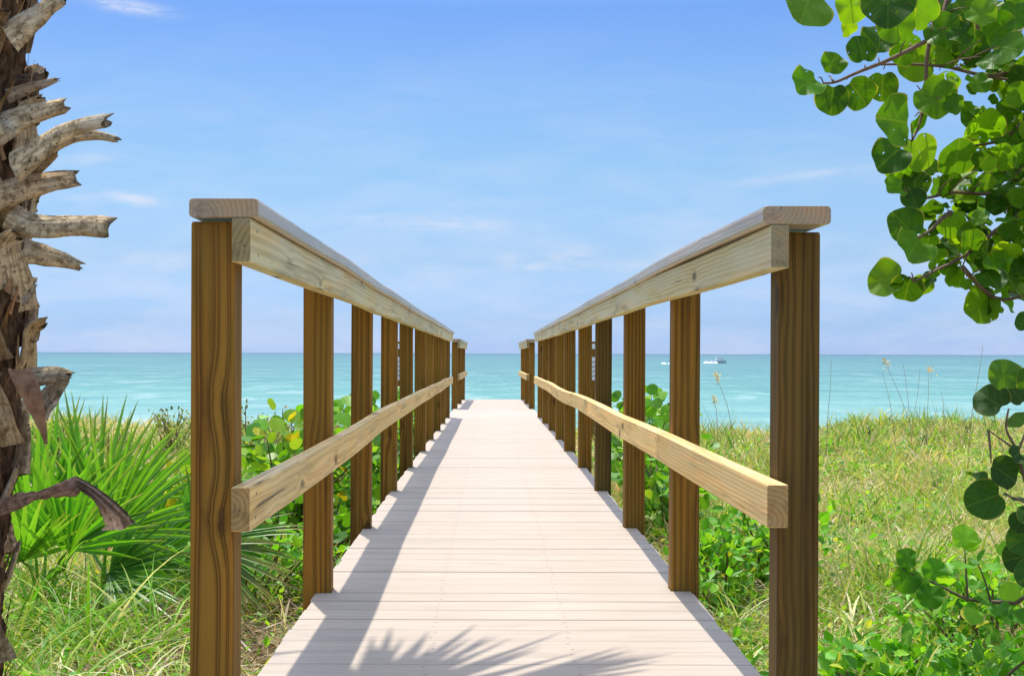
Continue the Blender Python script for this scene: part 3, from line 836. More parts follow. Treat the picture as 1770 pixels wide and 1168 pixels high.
def grass_stuff(name, label, n, side, yr, xr):
    x, y = field(n, xr, yr, side)
    dryness = clump(x, y, .55, 3.) * .9 + clump(x, y, 1.8, 8.) * .6
    dens = clump(x, y, 1.1, 5.)
    keep = rng.random(n) < np.clip(.62 + dens * 1.7, .10, 1) * np.where((x < 0) & (x > -1.3) & (y < 6.6), .4, 1.)
    x, y, dryness = x[keep], y[keep], dryness[keep]; n = len(x)
    P = np.stack([x, y, gz(x, y) - .01], 1)
    far = sstep(9, 20, y)
    isdry = rng.random(n) < np.clip(.27 + dryness * 1.3 + .10 * far - .16 * (y < 7), .06, .9)
    h = rng.uniform(.16, .46, n) * np.where(isdry, .85, 1.0) * (1 + .25 * clump(x, y, 1.5, 1.))
    h = h * (.62 + .75 * np.clip(.5 + clump(x, y, 2.6, 21.), 0, 1.2))
    h = h * (1 - .18 * (np.abs(x) < 1.1))
    w = rng.uniform(.0030, .0078, n) * (1 + 1.6 * far)
    g_ = pal(n, GREEN, [.35, .28, .22, .15], .25); d_ = pal(n, DRY, [.35, .3, .2, .15], .22)
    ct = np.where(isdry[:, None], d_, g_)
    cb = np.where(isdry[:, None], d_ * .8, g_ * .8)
    tipdry = (rng.random(n) < .3)[:, None]
    ct = np.where(tipdry & ~isdry[:, None], ct * .5 + d_ * .5, ct)
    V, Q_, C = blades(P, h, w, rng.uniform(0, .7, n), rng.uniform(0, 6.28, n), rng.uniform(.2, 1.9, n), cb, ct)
    # fallen straw between the blades
    m = n // 2
    xx, yy = field(m, xr, yr, side)
    P2 = np.stack([xx, yy, gz(xx, yy) + rng.uniform(0, .10, m)], 1)
    c2 = pal(m, DRY, [.3, .35, .2, .15], .25)
    V2, Q2, C2 = blades(P2, rng.uniform(.12, .32, m), rng.uniform(.002, .0045, m) * (1 + 1.6 * sstep(9, 20, yy)), rng.uniform(1.0, 1.45, m), rng.uniform(0, 6.28, m), rng.uniform(-.2, .6, m), c2, c2)
    o = link(name, mesh_np(name, np.concatenate([V, V2]), quads=np.concatenate([Q_, Q2 + len(V)]), attrs={'col': np.concatenate([C, C2])}), M['grass'])
    tag(o, label, 'grass', kind='stuff')

grass_stuff('dune_grass', 'green and straw coloured dune grass filling the field on the sea grape side', 86000, 1, (2.4, 24.5), 14)
grass_stuff('dune_grass', 'green and straw coloured dune grass around the palmettos on the palm side', 62000, -1, (2.8, 24.5), 14)

# creeping leafy cover between the blades
def cover(name, label, n, side, yr, xr, sz):
    x, y = field(n, xr, yr, side)
    k = rng.random(n) < np.clip(.5 + 1.6 * clump(x, y, .8, 14.) + .35 * (y < 7.5) - .2 * (y > 10), .02, 1); x, y = x[k], y[k]; n = len(x)
    P = np.stack([x, y, gz(x, y) + rng.uniform(.02, .2, n)], 1)
    ax = rng.normal(0, 1, (n, 3)); ax[:, 2] = np.abs(ax[:, 2]) * .5
    nm = rng.normal(0, .5, (n, 3)) + np.array([0, 0, 1.])
    V, T, C, U = instance(SMALL, P, frames(ax, nm), rng.uniform(.6, 1.2, n) * sz * (1 + .5 * sstep(9, 20, y)), pal(n, [(.15, .42, .02), (.085, .27, .018), (.28, .52, .035), (.50, .54, .08)], [.34, .24, .27, .15], .25))
    o = link(name, mesh_np(name, V, tris=T, attrs={'col': C}), M['shrub']); tag(o, label, 'ground cover', kind='stuff')
cover('ground_vines', 'small bright leaves creeping through the grass on the sea grape side', 33000, 1, (3.0, 23), 12, .036)
cover('ground_vines', 'small bright leaves creeping through the grass on the palm side', 11000, -1, (3.6, 18), 9, .034)

# long arching tufts in the foreground
def tuft(label, px_, py_, Y, n, L, cols, w=None, wd=.006, lean=(.1, .9), curve=(.8, 2.2), group='long arching grass tufts'):
    c = at(px_, py_, Y); z0 = float(gz(c.x, Y))
    t = thing('grass_tuft', label, 'grass tuft', (c.x, Y, z0), group)
    P = np.array([c.x, Y, z0 - .02]) + rng.normal(0, .05, (n, 3)) * np.array([1, 1, .1])
    cc = pal(n, cols, w)
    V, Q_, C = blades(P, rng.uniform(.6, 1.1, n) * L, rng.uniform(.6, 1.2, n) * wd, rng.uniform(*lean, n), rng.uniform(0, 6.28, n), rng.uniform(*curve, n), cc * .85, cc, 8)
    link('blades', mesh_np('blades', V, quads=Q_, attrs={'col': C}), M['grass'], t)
GT = [(.19, .45, .025), (.40, .54, .08), (.74, .72, .42), (.12, .34, .022)]
tuft('bright green grass tuft at the foot of the palm trunk', 70, 1100, 4.6, 60, .62, GT, [.4, .25, .1, .25])
tuft('yellow-green arching tuft in front of the palmetto', 190, 1090, 5.2, 70, .62, GT, [.3, .35, .25, .1])
tuft('straw and green tuft against the nearest handrail post', 290, 1130, 5.0, 60, .55, GT, [.25, .3, .4, .05])
tuft('long arching tuft beside the nearest post on the grass side', 1470, 1150, 4.4, 45, .62, GT, [.3, .3, .3, .1])
tuft('arching pale tuft in the middle of the near grass', 1580, 1110, 4.6, 45, .6, GT, [.3, .3, .3, .1])
tuft('arching tuft below the low sea grape sprig', 1690, 1140, 4.3, 45, .55, GT, [.4, .3, .15, .15])
tuft('thin pale tuft seen between the first two posts on the grass side', 1270, 1000, 6.3, 50, .6, GT, [.2, .35, .4, .05], .005)
tuft('narrow green tuft at the deck edge beside the nearest post on the grass side', 1318, 1120, 4.3, 14, .45, GT, [.5, .1, 0, .4], .006, (0, .2), (.1, .6))
tuft('dry pale tuft beyond the second post on the palm side', 500, 1000, 6.2, 60, .4, GT, [.15, .25, .55, .05], .004)
BG = [(.24, .33, .28), (.30, .38, .33)]
tuft('few broad pale arching blades in the bottom corner right of the nearest post', 1530, 1160, 4.2, 12, .62, [(.80, .80, .55), (.55, .70, .30)], None, .0085, (.1, .7), (1.2, 2.4))
tuft('few broad pale blades arching beside the low sprig', 1640, 1120, 4.3, 10, .55, [(.80, .80, .55), (.55, .70, .30)], None, .0085, (.1, .7), (1.2, 2.4))
tuft('few broad pale blades arching among the near grass on the palm side', 235, 1150, 4.5, 14, .62, [(.80, .80, .55), (.60, .66, .30)], None, .008, (.1, .7), (1.2, 2.4))
tuft('few broad blue-green blades curling over beside the palm trunk', 60, 1120, 4.3, 7, .55, BG, None, .011, (0, .5), (1.6, 2.8))

for lab, px_, py_, Y, n_, L_, w_ in (
    ('tall bright blades rising left of the nearest handrail post', 255, 1085, 5.6, 90, .75, [.45, .25, .1, .2]),
    ('dense green tuft under the palmetto fans', 130, 1060, 5.5, 110, .70, [.45, .25, .1, .2]),
    ('dense yellow-green tuft at the bottom corner by the palm trunk', 120, 1160, 4.4, 90, .6, [.35, .4, .15, .1]),
    ('straw tuft at the bottom just left of the nearest post', 240, 1165, 4.4, 80, .55, [.2, .3, .45, .05]),
    ('green and straw tuft between the palm trunk and the palmetto', 60, 1010, 5.8, 90, .8, [.5, .25, .1, .15]),
    ('tall dense grass tuft behind the near post on the grass side', 1440, 1030, 5.6, 80, .6, [.35, .35, .2, .1]),
    ('tall pale green tuft low in the near grass left of the sprigs', 1530, 1165, 4.2, 90, .62, [.35, .4, .15, .1]),
    ('bright green tuft in the bottom corner under the sea grape', 1730, 1160, 4.1, 100, .6, [.5, .25, .05, .2]),
    ('straw coloured tuft halfway up the near grass', 1500, 1010, 6.2, 70, .55, [.15, .3, .5, .05]),
    ('dry straw tuft at the deck edge beside the second post on the grass side', 1255, 1080, 5.2, 90, .42, [.12, .25, .6, .03]),
    ('mixed green and straw tuft just left of the nearest post on the grass side', 1310, 1060, 5.0, 80, .42, [.25, .3, .4, .05]),
    ('yellow-green tuft right of the low sprig tip', 1620, 1010, 5.8, 80, .55, [.3, .45, .15, .1])):
    tuft(lab, px_, py_, Y, n_, L_, GT, w_, .0085)
for lab, px_, Y, rx, h, n_ in (
    ('bright leafy bush filling the bottom corner under the sea grape sprigs', 1700, 4.45, .40, .46, 620),
    ('low leafy bush at the bottom of the near grass, right of the arching tufts', 1600, 4.5, .34, .36, 460),
    ('small leafy bush beside the nearest post on the grass side', 1465, 4.6, .25, .30, 300),
    ('leafy bush behind the low sea grape sprig', 1700, 5.6, .42, .50, 520)):
    shrub('leafy_bush', lab, CAMX + (px_ - VPX) * Y / F, Y, rx, .35, h, n_, .046, VB, [.42, .22, .30, .06], SMALL, group=gv, cat='bush')
for lab, cx, cy, rx, ry, h, n_ in (
    ('bright leafy bush low behind the nearest post on the palm side', -1.25, 6.7, .35, .4, .5, 420),
    ('bright leafy bush in front of the sea grapes on the palm side', -1.55, 9.4, .5, .5, .8, 560),
    ('small-leaved green bush at the deck edge behind the second post on the palm side', -.98, 7.1, .2, .45, .42, 300),
    ('green bush at the deck edge behind the third post on the palm side', -.98, 9.0, .2, .6, .6, 380)):
    shrub('leafy_bush', lab, cx, cy, rx, ry, h, n_, .050, VB, [.42, .2, .30, .08], SMALL, group=gv, cat='bush')

# brown litter by the posts
n = 3200
x = -rng.uniform(.62, 1.6, n); y = rng.uniform(4.3, 8.5, n)
P = np.stack([x, y, gz(x, y) + rng.uniform(.0, .14, n)], 1)
c2 = pal(n, [(.30, .19, .11), (.42, .31, .21), (.20, .11, .06), (.52, .44, .35)], None, .3)
V, Q_, C = blades(P, rng.uniform(.06, .24, n), rng.uniform(.003, .011, n), rng.uniform(1.1, 1.6, n), rng.uniform(0, 6.28, n), rng.uniform(-.6, .6, n), c2, c2)
tag(link('leaf_litter', mesh_np('leaf_litter', V, quads=Q_, attrs={'col': C}), M['grass']), 'dry brown fallen leaves on the sand beside the near posts', 'leaf litter', kind='stuff')

# ------------------------------------------------------------------ palmetto and palm fans
def fan_mesh(hub, axis, normal, L, nseg, span, wd, col, tipcol, droop=.25, petiole_from=None, fold=.35, Lvar=.18, seg=6, pr=.008):
    """one fan leaf: radiating folded segments joined near the hub, plus its stalk"""
    hub, axis, normal = Vector(hub), Vector(axis).normalized(), Vector(normal)
    side = axis.cross(normal).normalized(); nrm = side.cross(axis).normalized()
    pm = PM()
    for i in range(nseg):
        a = -span / 2 + span * (i + .5) / nseg + random.uniform(-.5, .5) * span / nseg * 1.1
        d = (axis * math.cos(a) + side * math.sin(a)).normalized()
        s_ = (side * math.cos(a) - axis * math.sin(a)).normalized()
        Li = L * (1 - Lvar * abs(a / (span / 2)) ** 2) * random.uniform(.76, 1.1)
        lift = nrm * (fold * abs(math.sin(a * .5)) )
        tw = random.uniform(-.25, .25)
        cvar = random.uniform(.7, 1.3); brown = random.choice((.2, .5, .8, 1.))
        vs, fs, cs = [], [], []
        dr = droop * random.uniform(.4, 1.6)
        for k in range(seg + 1):
            t = k / seg
            c = hub + (d + lift) * (Li * t) + Vector((0, 0, -dr * Li * t ** 2.4))
            prof = min(1., t / .35) * (1 - max(0, (t - .35) / .65) ** 1.25)
            half = wd * prof * .5 + .0008
            sd = (s_ + nrm * tw * t).normalized()
            vs += [c - sd * half + nrm * half * .55, c, c + sd * half + nrm * half * .55]
            m_ = max(0, (t - .6) / .4) ** 1.5 * brown
            cc = tuple(min(1, (col[q] * (1 - m_) + tipcol[q] * m_) * cvar) for q in range(3)) + (1,)
            cs += [cc, tuple(x * .92 for x in cc[:3]) + (1,), cc]
        for k in range(seg):
            b_ = 3 * k; fs += [[b_, b_+1, b_+4, b_+3], [b_+1, b_+2, b_+5, b_+4]]
        pm.add(vs, fs, None, cs)
    if petiole_from is not None:
        a = Vector(petiole_from); mid = (a + hub) / 2 + Vector((0, 0, .10 * (hub - a).length))
        pts = smooth_path([a, mid, hub, hub + axis * L * .12], 4)
        c4 = tuple(x * .9 for x in col) + (1,)
        tube(pm, pts, [pr * (1.2 - .6 * i / (len(pts) - 1)) for i in range(len(pts))], 6, [c4] * len(pts))
    return pm

def palmetto(label, base, fronds):
    z0 = float(gz(base.x, base.y)); root = Vector((base.x, base.y, z0))
    t = thing('saw_palmetto', label, 'palmetto', root, 'saw palmettos by the palm')
    for (hub, axis, normal, L, nseg, span, col) in fronds:
        fan_mesh(hub, axis, normal, L * 1.16, nseg, span, .031, col, (.42, .27, .12), .10, root + Vector((random.uniform(-.05, .05), random.uniform(-.05, .05), .02))).build('frond', M['fan'], t)
PG = (.135, .36, .022); PG2 = (.20, .43, .032); PD = (.085, .25, .02)
YP = 6.6
palmetto('large green saw palmetto fan beside the nearest handrail post', at(185, 1040, YP), [
    (at(190, 925, YP), (.62, -.1, .72), (.1, -1, .25), .64, 26, 2.9, PG2),
    (at(160, 950, YP + .25), (-.05, .1, 1), (.1, -1, .1), .78, 24, 2.2, PG),
    (at(190, 990, YP - .25), (.9, -.3, .12), (.1, -.9, .6), .42, 22, 2.7, PD),
    (at(250, 960, YP + .4), (.8, .2, .6), (0, -1, .3), .55, 22, 2.6, PG),
    (at(175, 880, YP + .6), (.25, .3, .95), (0, -1, .2), .62, 22, 2.3, PG2),
    (at(230, 985, YP + .1), (1, -.1, -.1), (.1, -.6, .8), .5, 20, 2.4, PD),
])
palmetto('green saw palmetto with upright fans close to the palm trunk', at(80, 1020, YP + .1), [
    (at(85, 905, YP + .3), (-.1, .1, 1), (0, -1, .15), .62, 24, 2.5, PG),
    (at(60, 930, YP - .1), (.35, -.1, .95), (.2, -1, .1), .60, 22, 2.3, PG2),
    (at(120, 950, YP - .3), (.2, -.2, .9), (0, -1, .3), .52, 20, 2.5, PG),
    (at(40, 930, YP + .5), (-.6, .1, .8), (0, -1, .2), .6, 22, 2.4, PG),
    (at(110, 985, YP - .5), (.3, -.5, .35), (0, -.7, .7), .42, 20, 2.6, PG2),
    (at(40, 970, YP - .4), (-.1, -.5, .6), (0, -.9, .5), .45, 20, 2.6, PG2),
])
palmetto('small saw palmetto with drooping fan tips showing past the nearest post', at(345, 1010, 6.3), [
    (at(350, 935, 6.3), (.95, -.05, -.12), (0, -.8, .6), .44, 22, 1.9, PD),
    (at(345, 920, 6.5), (.5, .1, .6), (0, -1, .3), .36, 20, 2.4, PG),
    (at(340, 940, 6.1), (.8, -.2, -.5), (0, -.7, .7), .40, 18, 1.7, (.16, .22, .06)),
])

# cabbage palm
PY = 3.5
base = at(-85, 1300, PY); pz = float(gz(base.x, PY))
palm = thing('cabbage_palm', 'cabbage palm with rough brown trunk studded with broken leaf bases', 'palm tree', (base.x, PY, pz))
def axis_x(z):
    # trunk axis, leaning slightly
    zs = [-1., at(0, 1168, PY).z, at(0, 850, PY).z, at(0, 600, PY).z, at(0, 300, PY).z, at(0, 0, PY).z, 4.0]
    pxs = [-100, -94, -78, -60, -58, -58, -50]
    return CAMX + (np.interp(z, zs, pxs) - VPX) * PY / F
nr, na = 230, 56
zs = np.linspace(pz - .25, 3.75, nr); V = []
for i, z in enumerate(zs):
    for k in range(na):
        a = 2 * math.pi * k / na
        q = Vector((math.cos(a) * 3.2, math.sin(a) * 3.2, z * 2.6))
        r = .132 + .030 * mnoise.noise(q) + .026 * mnoise.noise(Vector((math.cos(a) * 9, math.sin(a) * 9, z * 14))) + .014 * mnoise.noise(Vector((math.cos(a) * 22, math.sin(a) * 22, z * 30)))
        V.append((float(axis_x(z)) + r * math.cos(a), PY + r * math.sin(a), z))
Qs = [(i*na+k, i*na+(k+1) % na, (i+1)*na+(k+1) % na, (i+1)*na+k) for i in range(nr-1) for k in range(na)]
link('trunk', mesh_np('trunk', V, quads=Qs, smooth=True), M['bark'], palm)

def boot(path, widths, thick, sidev, col, ragged=.028, name='leaf_base'):
    """flat curved stub of an old leaf stalk"""
    pm = PM(); pts = smooth_path(path, 4); n = len(pts); prof = 10
    sidev = Vector(sidev).normalized(); vs, fs, cs, gs = [], [], [], []; go = random.uniform(0, 20)
    for i, p_ in enumerate(pts):
        t = i / (n - 1)
        d = (pts[min(i+1, n-1)] - pts[max(i-1, 0)]).normalized()
        s_ = (sidev - d * sidev.dot(d)).normalized(); u = s_.cross(d)
        w = np.interp(t, np.linspace(0, 1, len(widths)), widths) / 2; th = thick * (1 - .25 * t)
        for k in range(prof):
            a = 2 * math.pi * k / prof
            ca, sa = math.cos(a), math.sin(a)
            off = s_ * (w * ca) + u * (th * sa * .5 + th * .55 * (ca * ca))
            jit = 1 + .12 * mnoise.noise(p_ * 30 + Vector((k, 0, 0)))
            q = p_ + off * jit
            if i == n - 1: q = q + d * random.uniform(-ragged, ragged * .35)
            vs.append(q); gs.append((t * .3 + go, w * ca + th * sa * .4, go))
            sh = random.uniform(.85, 1.12) * (1 - .35 * (t > .93))
            cs.append((col[0] * sh, col[1] * sh, col[2] * sh, 1))
    for i in range(n - 1):
        for k in range(prof):
            fs.append([i*prof+k, i*prof+(k+1) % prof, (i+1)*prof+(k+1) % prof, (i+1)*prof+k])
    vs.append(sum((Vector(v) for v in vs[-prof:]), Vector()) / prof - (pts[-1] - pts[-2]).normalized() * .006); cs.append((col[0]*.5, col[1]*.45, col[2]*.4, 1)); gs.append((go, 0, go))
    b_ = (n - 1) * prof
    for k in range(prof): fs.append([b_ + k, b_ + (k+1) % prof, len(vs) - 1])
    pm.add(vs, fs, gs, cs)
    return pm.build(name, M['boot'], palm, True)

BC = (1.05, 1., .92)
def pb(pts, Yd=PY, dy=0.0): return [at(x, y, Yd + dy * i / max(1, len(pts) - 1)) for i, (x, y) in enumerate(pts)]
vis = [  # (pixel path, widths in metres, depth, depth change, thickness, tint)
 ([(-40, 250), (10, 212), (60, 192), (118, 178)], [.10, .085, .058, .040], 3.40, .02, .020, BC),
 ([(20, 285), (55, 262), (95, 232), (140, 214), (190, 205)], [.10, .085, .056, .044, .040], 3.36, -.05, .020, BC),
 ([(70, 258), (120, 236), (165, 232), (204, 241)], [.05, .034, .026, .018], 3.42, .0, .016, (.85, .8, .72)),
 ([(-50, 352), (20, 328), (80, 312), (135, 305)], [.085, .08, .062, .044], 3.38, .0, .020, (1.0, .88, .76)),
 ([(15, 372), (55, 388), (110, 388), (150, 387), (191, 391)], [.075, .07, .058, .058, .062], 3.40, -.03, .020, BC),
 ([(40, 430), (75, 438), (110, 447), (144, 460)], [.075, .06, .042, .024], 3.46, .05, .020, (1.05, 1, .9)),
 ([(10, 60), (45, 35), (75, 12), (108, -12)], [.11, .08, .06, .05], 3.40, .0, .024, BC),
 ([(10, 165), (45, 152), (75, 143), (98, 136)], [.05, .035, .025, .012], 3.45, .0, .012, (.7, .6, .55)),
 ([(5, 140), (40, 135), (72, 130), (78, 122)], [.04, .03, .026, .016], 3.5, .0, .012, (.3, .27, .27)),
 ([(30, 300), (60, 285), (85, 270), (97, 262)], [.08, .06, .03, .012], 3.46, .0, .014, (.7, .55, .42)),
 ([(30, 655), (62, 650), (95, 645), (126, 648)], [.05, .055, .045, .018], 3.36, .0, .014, (.62, .6, .58)),
 ([(70, 720), (80, 690), (100, 665), (118, 650)], [.09, .08, .05, .02], 3.40, .0, .010, (.85, .83, .85)),
 ([(40, 520), (52, 505), (60, 490)], [.03, .02, .008], 3.4, .0, .010, (.6, .55, .5)),
]
for path, wds, Yd, dy, th, tint in vis:
    boot(pb(path, Yd, dy), wds, th, (0, .35, 1), tint)
# criss-cross bases all round the trunk
gold = 2.39996
for i in range(84):
    z = pz + .35 + i * (3.55 - pz - .35) / 84
    a = i * gold + random.uniform(-.2, .2)
    cx = float(axis_x(z)); ring = lambda zz, aa, r: Vector((float(axis_x(zz)) + r * math.cos(aa), PY + r * math.sin(aa), zz))
    sgn = random.choice((-1, 1)); Lb = random.uniform(.10, .26)
    facing_view = math.cos(a) > -.15
    if facing_view and z > .3: Lb *= .3           # the silhouette stubs above cover this side
    path = [ring(z - .14, a - sgn * .55, .135), ring(z - .05, a - sgn * .2, .150), ring(z + .03, a, .165), ring(z + .03 + Lb * .45, a + .05, .165 + Lb * .6)]
    if z < .45 and facing_view: path = path[:3]
    tint = random.choice(((1.0, .88, .72), (.6, .46, .34), (1.15, 1.08, .98), (.36, .28, .22), (.9, .85, .82)))
    boot(path, [.12, .10, .075, .045], .014, (-math.sin(a), math.cos(a), sgn * .5), tint)
# torn fibre
pm = PM()
for i in range(650):
    z = random.uniform(pz, 3.5); a = random.uniform(0, 6.28); r = .14; L = random.uniform(.05, .20); w = random.uniform(.002, .011)
    sl = random.uniform(-1.2, 1.2); tint = random.uniform(.35, 1.5); cs_ = (tint, tint * random.uniform(.8, 1), tint * random.uniform(.65, .95), 1)
    vs, out_ = [], random.uniform(.0, .045)
    for k in range(5):
        t = k / 4; zz = z + L * t * random.choice((1, .9)); aa = a + sl * L * t * 2; rr = r + .012 + out_ * t * t
        c = Vector((float(axis_x(zz)) + rr * math.cos(aa), PY + rr * math.sin(aa), zz)); s_ = Vector((-math.sin(aa), math.cos(aa), -sl * .4))
        ww = w * (1 - .8 * t); vs += [c - s_ * ww, c + s_ * ww]
    pm.add(vs, [[2*k, 2*k+1, 2*k+3, 2*k+2] for k in range(4)], None, [cs_] * 10)
pm.build('torn_fibre', M['fibre'], palm)['kind'] = 'stuff'
# brown folded scrap hanging near the middle of the trunk
pm = PM()
path = [at(35, 640, 3.33), at(48, 665, 3.31), at(62, 700, 3.31), at(72, 735, 3.32), at(80, 768, 3.33)]
vs = []
for i, p_ in enumerate(smooth_path(path, 4)):
    t = i / 16; w = .045 * math.sin(math.pi * min(1, t * .8 + .2)) * (1 - t * .8) + .003
    vs += [p_ - Vector((w, 0, -.2 * w)), p_ + Vector((0, -.02 * (1 - t), 0)), p_ + Vector((w * .6, .01, .2 * w))]
nn = len(vs) // 3
pm.add(vs, [f for k in range(nn-1) for f in ([3*k, 3*k+1, 3*k+4, 3*k+3], [3*k+1, 3*k+2, 3*k+5, 3*k+4])], None, [(1.3, 1.05, .8, 1)] * len(vs))
pm.build('dead_sheath', M['dead'], palm, True)
# dead stalk with a torn, flared end, sticking out low on the trunk
pm = PM()
pts = smooth_path([at(-10, 880, 3.42), at(45, 862, 3.38), at(90, 850, 3.36), at(138, 838, 3.35)], 7)
vs, gs, cs_ = [], [], []
for i, p_ in enumerate(pts):
    t = i / (len(pts) - 1); w = .017 + .005 * math.sin(9 * t) + .006 * mnoise.noise(p_ * 40)
    for k in range(8):
        a = 2 * math.pi * k / 8; vs.append(p_ + Vector((0, math.cos(a) * .007, math.sin(a) * w + .004 * mnoise.noise(p_ * 90 + Vector((k, 0, 0))))))
        gs.append((t * .3, math.sin(a) * w, 3)); f_ = .55 + .3 * mnoise.noise(p_ * 60 + Vector((k * 2, 0, 0))); cs_.append((f_, f_ * .72, f_ * .72, 1))
pm.add(vs, [[i*8+k, i*8+(k+1) % 8, (i+1)*8+(k+1) % 8, (i+1)*8+k] for i in range(len(pts)-1) for k in range(8)], gs, cs_)
top = smooth_path([at(132, 822, 3.34), at(165, 840, 3.33), at(200, 866, 3.33), at(236, 899, 3.33)], 6)
bot = smooth_path([at(140, 848, 3.35), at(163, 864, 3.36), at(176, 888, 3.37), at(180, 908, 3.37)], 6)
vs, gs, cs_ = [], [], []; W_ = 13
for i, (a, c) in enumerate(zip(top, bot)):
    t = i / (len(top) - 1)
    for k in range(W_):
        u = k / (W_ - 1); q = a.lerp(c, u) + Vector((0, -.022 * math.sin(math.pi * u) + .007 * math.sin(u * 26), 0))
        if i >= len(top) - 3: q += Vector((random.uniform(-.012, .016), 0, random.uniform(-.018, .010))) * (i - len(top) + 4) / 3
        vs.append(q); gs.append((t * .3, u * .08, 7)); f_ = (.42 + 1.1 * t * t * (u > .25)) * (1 + .35 * mnoise.noise(q * 80)); cs_.append((f_, f_ * .8, f_ * .76, 1))
pm.add(vs, [[i*W_+k, i*W_+k+1, (i+1)*W_+k+1, (i+1)*W_+k] for i in range(len(top)-1) for k in range(W_-1)], gs, cs_)
pm.build('dead_stalk', M['boot'], palm)

# crown of fan leaves above the frame; two of them throw their shadow on the near planks
cr = Vector((float(axis_x(3.7)), PY, 3.72))
def shade_from(px_, py_, H):
    """point at height H whose shadow lands on the deck where the photograph shows (px_, py_)"""
    Y = CAMZ * F / (py_ - HZN); q = at(px_, py_, Y)
    return Vector((q.x - SUN_DX * H, q.y - SUN_DY * H, H))
for (hp, tp, H, n, span) in (((600, 1225), (900, 1090), 2.45, 15, 1.1), ((800, 1195), (1170, 1126), 2.8, 12, .62), ((620, 1235), (745, 1092), 2.4, 7, .7)):
    hub = shade_from(*hp, H); tip = shade_from(*tp, H - .08)
    fan_mesh(hub, tip - hub, (.1, -.5, 1), (tip - hub).length, n, span, .05, (.09, .20, .035), (.35, .25, .1), .12, cr, .25, pr=.014).build('frond', M['fan'], palm)
for i in range(15):
    a = R(95 + i * 215 / 15 + random.uniform(-6, 6)); el = random.choice((.15, .5, .85)) + random.uniform(-.1, .1)
    d = Vector((math.cos(a) * math.cos(el), math.sin(a) * math.cos(el), math.sin(el)))
    hub = cr + d * random.uniform(.8, 1.05)
    fan_mesh(hub, (d + Vector((0, 0, -.35))), Vector((0, 0, 1)) + d * .4, .75, 20, 3.6, .055, (.085, .20, .035), (.3, .22, .09), .35, cr, .25, pr=.014).build('frond', M['fan'], palm)

# ------------------------------------------------------------------ sea oats
def oat(label, base_px, tip_px, Y, head, lean_head=1):
    b0, tp = at(*base_px, Y), at(*tip_px, Y)
    z0 = float(gz(b0.x, Y)); root = Vector((b0.x + (b0.x - tp.x) * .5, Y, z0))
    t = thing('sea_oats', label, 'sea oats', root, 'sea oats standing against the sea')
    pts = smooth_path([root, b0, (b0 + tp) / 2 + Vector((.01, 0, .02)), tp], 5)
    p = PM(); tube(p, pts, [.0042 - .0026 * i / (len(pts) - 1) for i in range(len(pts))], 5, [(2.2, 2.2, 1.5, 1)] * len(pts)); p.build('stalk', M['twig'], t)
    if head:
        n = 46
        pr = PM(); tube(pr, smooth_path([tp, tp + Vector((lean_head * .05, 0, -.05)) * head, tp + Vector((lean_head * .10, 0, -.17)) * head], 3), .002, 4, [(2.6, 2.2, 1.6, 1)] * 7); pr.build('rachis', M['twig'], t)
        u = rng.random(n); d = np.array([lean_head * .10, 0, -.17]) * head
        q = np.array(tp)[None] + u[:, None] * d + rng.normal(0, .022, (n, 3)) * (.4 + u[:, None])
        ax = rng.normal(0, .5, (n, 3)) + np.array([lean_head * .6, 0, -.6])
        leaves_obj('seed_head', M['shrub'], t, SMALL, q, ax, rng.normal(0, 1, (n, 3)), rng.uniform(.012, .022, n), pal(n, [(.72, .60, .42), (.80, .72, .56), (.52, .40, .25)]))
oat('thin sea oats stalk with bare top, left of the drooping seed head', (1543, 724), (1525, 643), 17, 0)
oat('sea oats with the large drooping tan seed head against the horizon', (1572, 728), (1526, 619), 17, .75)
oat('tall thin bare sea oats stalk right of the drooping head', (1573, 730), (1561, 628), 17.3, 0)
oat('bare sea oats stalk leaning towards the sea grape leaves', (1579, 730), (1591, 636), 17.6, 0)
oat('sea oats with small pale seed head, nearest the dark sea grape leaves', (1603, 726), (1604, 634), 17, .45)
oat('thin sea oats stalk just past the nearest dark post', (1431, 724), (1437, 620), 16, 0)
oat('very tall bare stalk rising beside the dark sea grape leaves', (1680, 718), (1699, 596), 14, 0)
oat('sea oats with tan seed head below the boat', (1262, 722), (1234, 643), 15, .55)
oat('short sea oats with pale seed head low between the first two posts', (1240, 730), (1232, 684), 15, .45)
oat('short bare sea oats stalk in the grass crest before the sprig', (1632, 724), (1627, 676), 17, 0)

# crest tufts on the grass side
n = 900
cxs = rng.uniform(1180, 1740, n); Yc = rng.uniform(17, 22, n)
xx = CAMX + (cxs - VPX) * Yc / F
P = np.stack([xx, Yc, gz(xx, Yc)], 1)
hh = rng.uniform(.22, .62, n) * np.clip(.75 + 1.3 * clump(xx, Yc, 1.3, 31.), .3, 1.4) * (1 + .5 * (np.abs(cxs - 1245) < 30))
c2 = pal(n, [(.22, .28, .08), (.32, .32, .14), (.42, .36, .2)], [.45, .35, .2])
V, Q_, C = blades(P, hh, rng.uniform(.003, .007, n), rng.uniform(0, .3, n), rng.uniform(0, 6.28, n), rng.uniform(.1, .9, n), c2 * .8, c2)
tag(link('crest_grass', mesh_np('crest_grass', V, quads=Q_, attrs={'col': C}), M['grass']), 'thin upright grass along the dune crest against the sea', 'grass', kind='stuff')

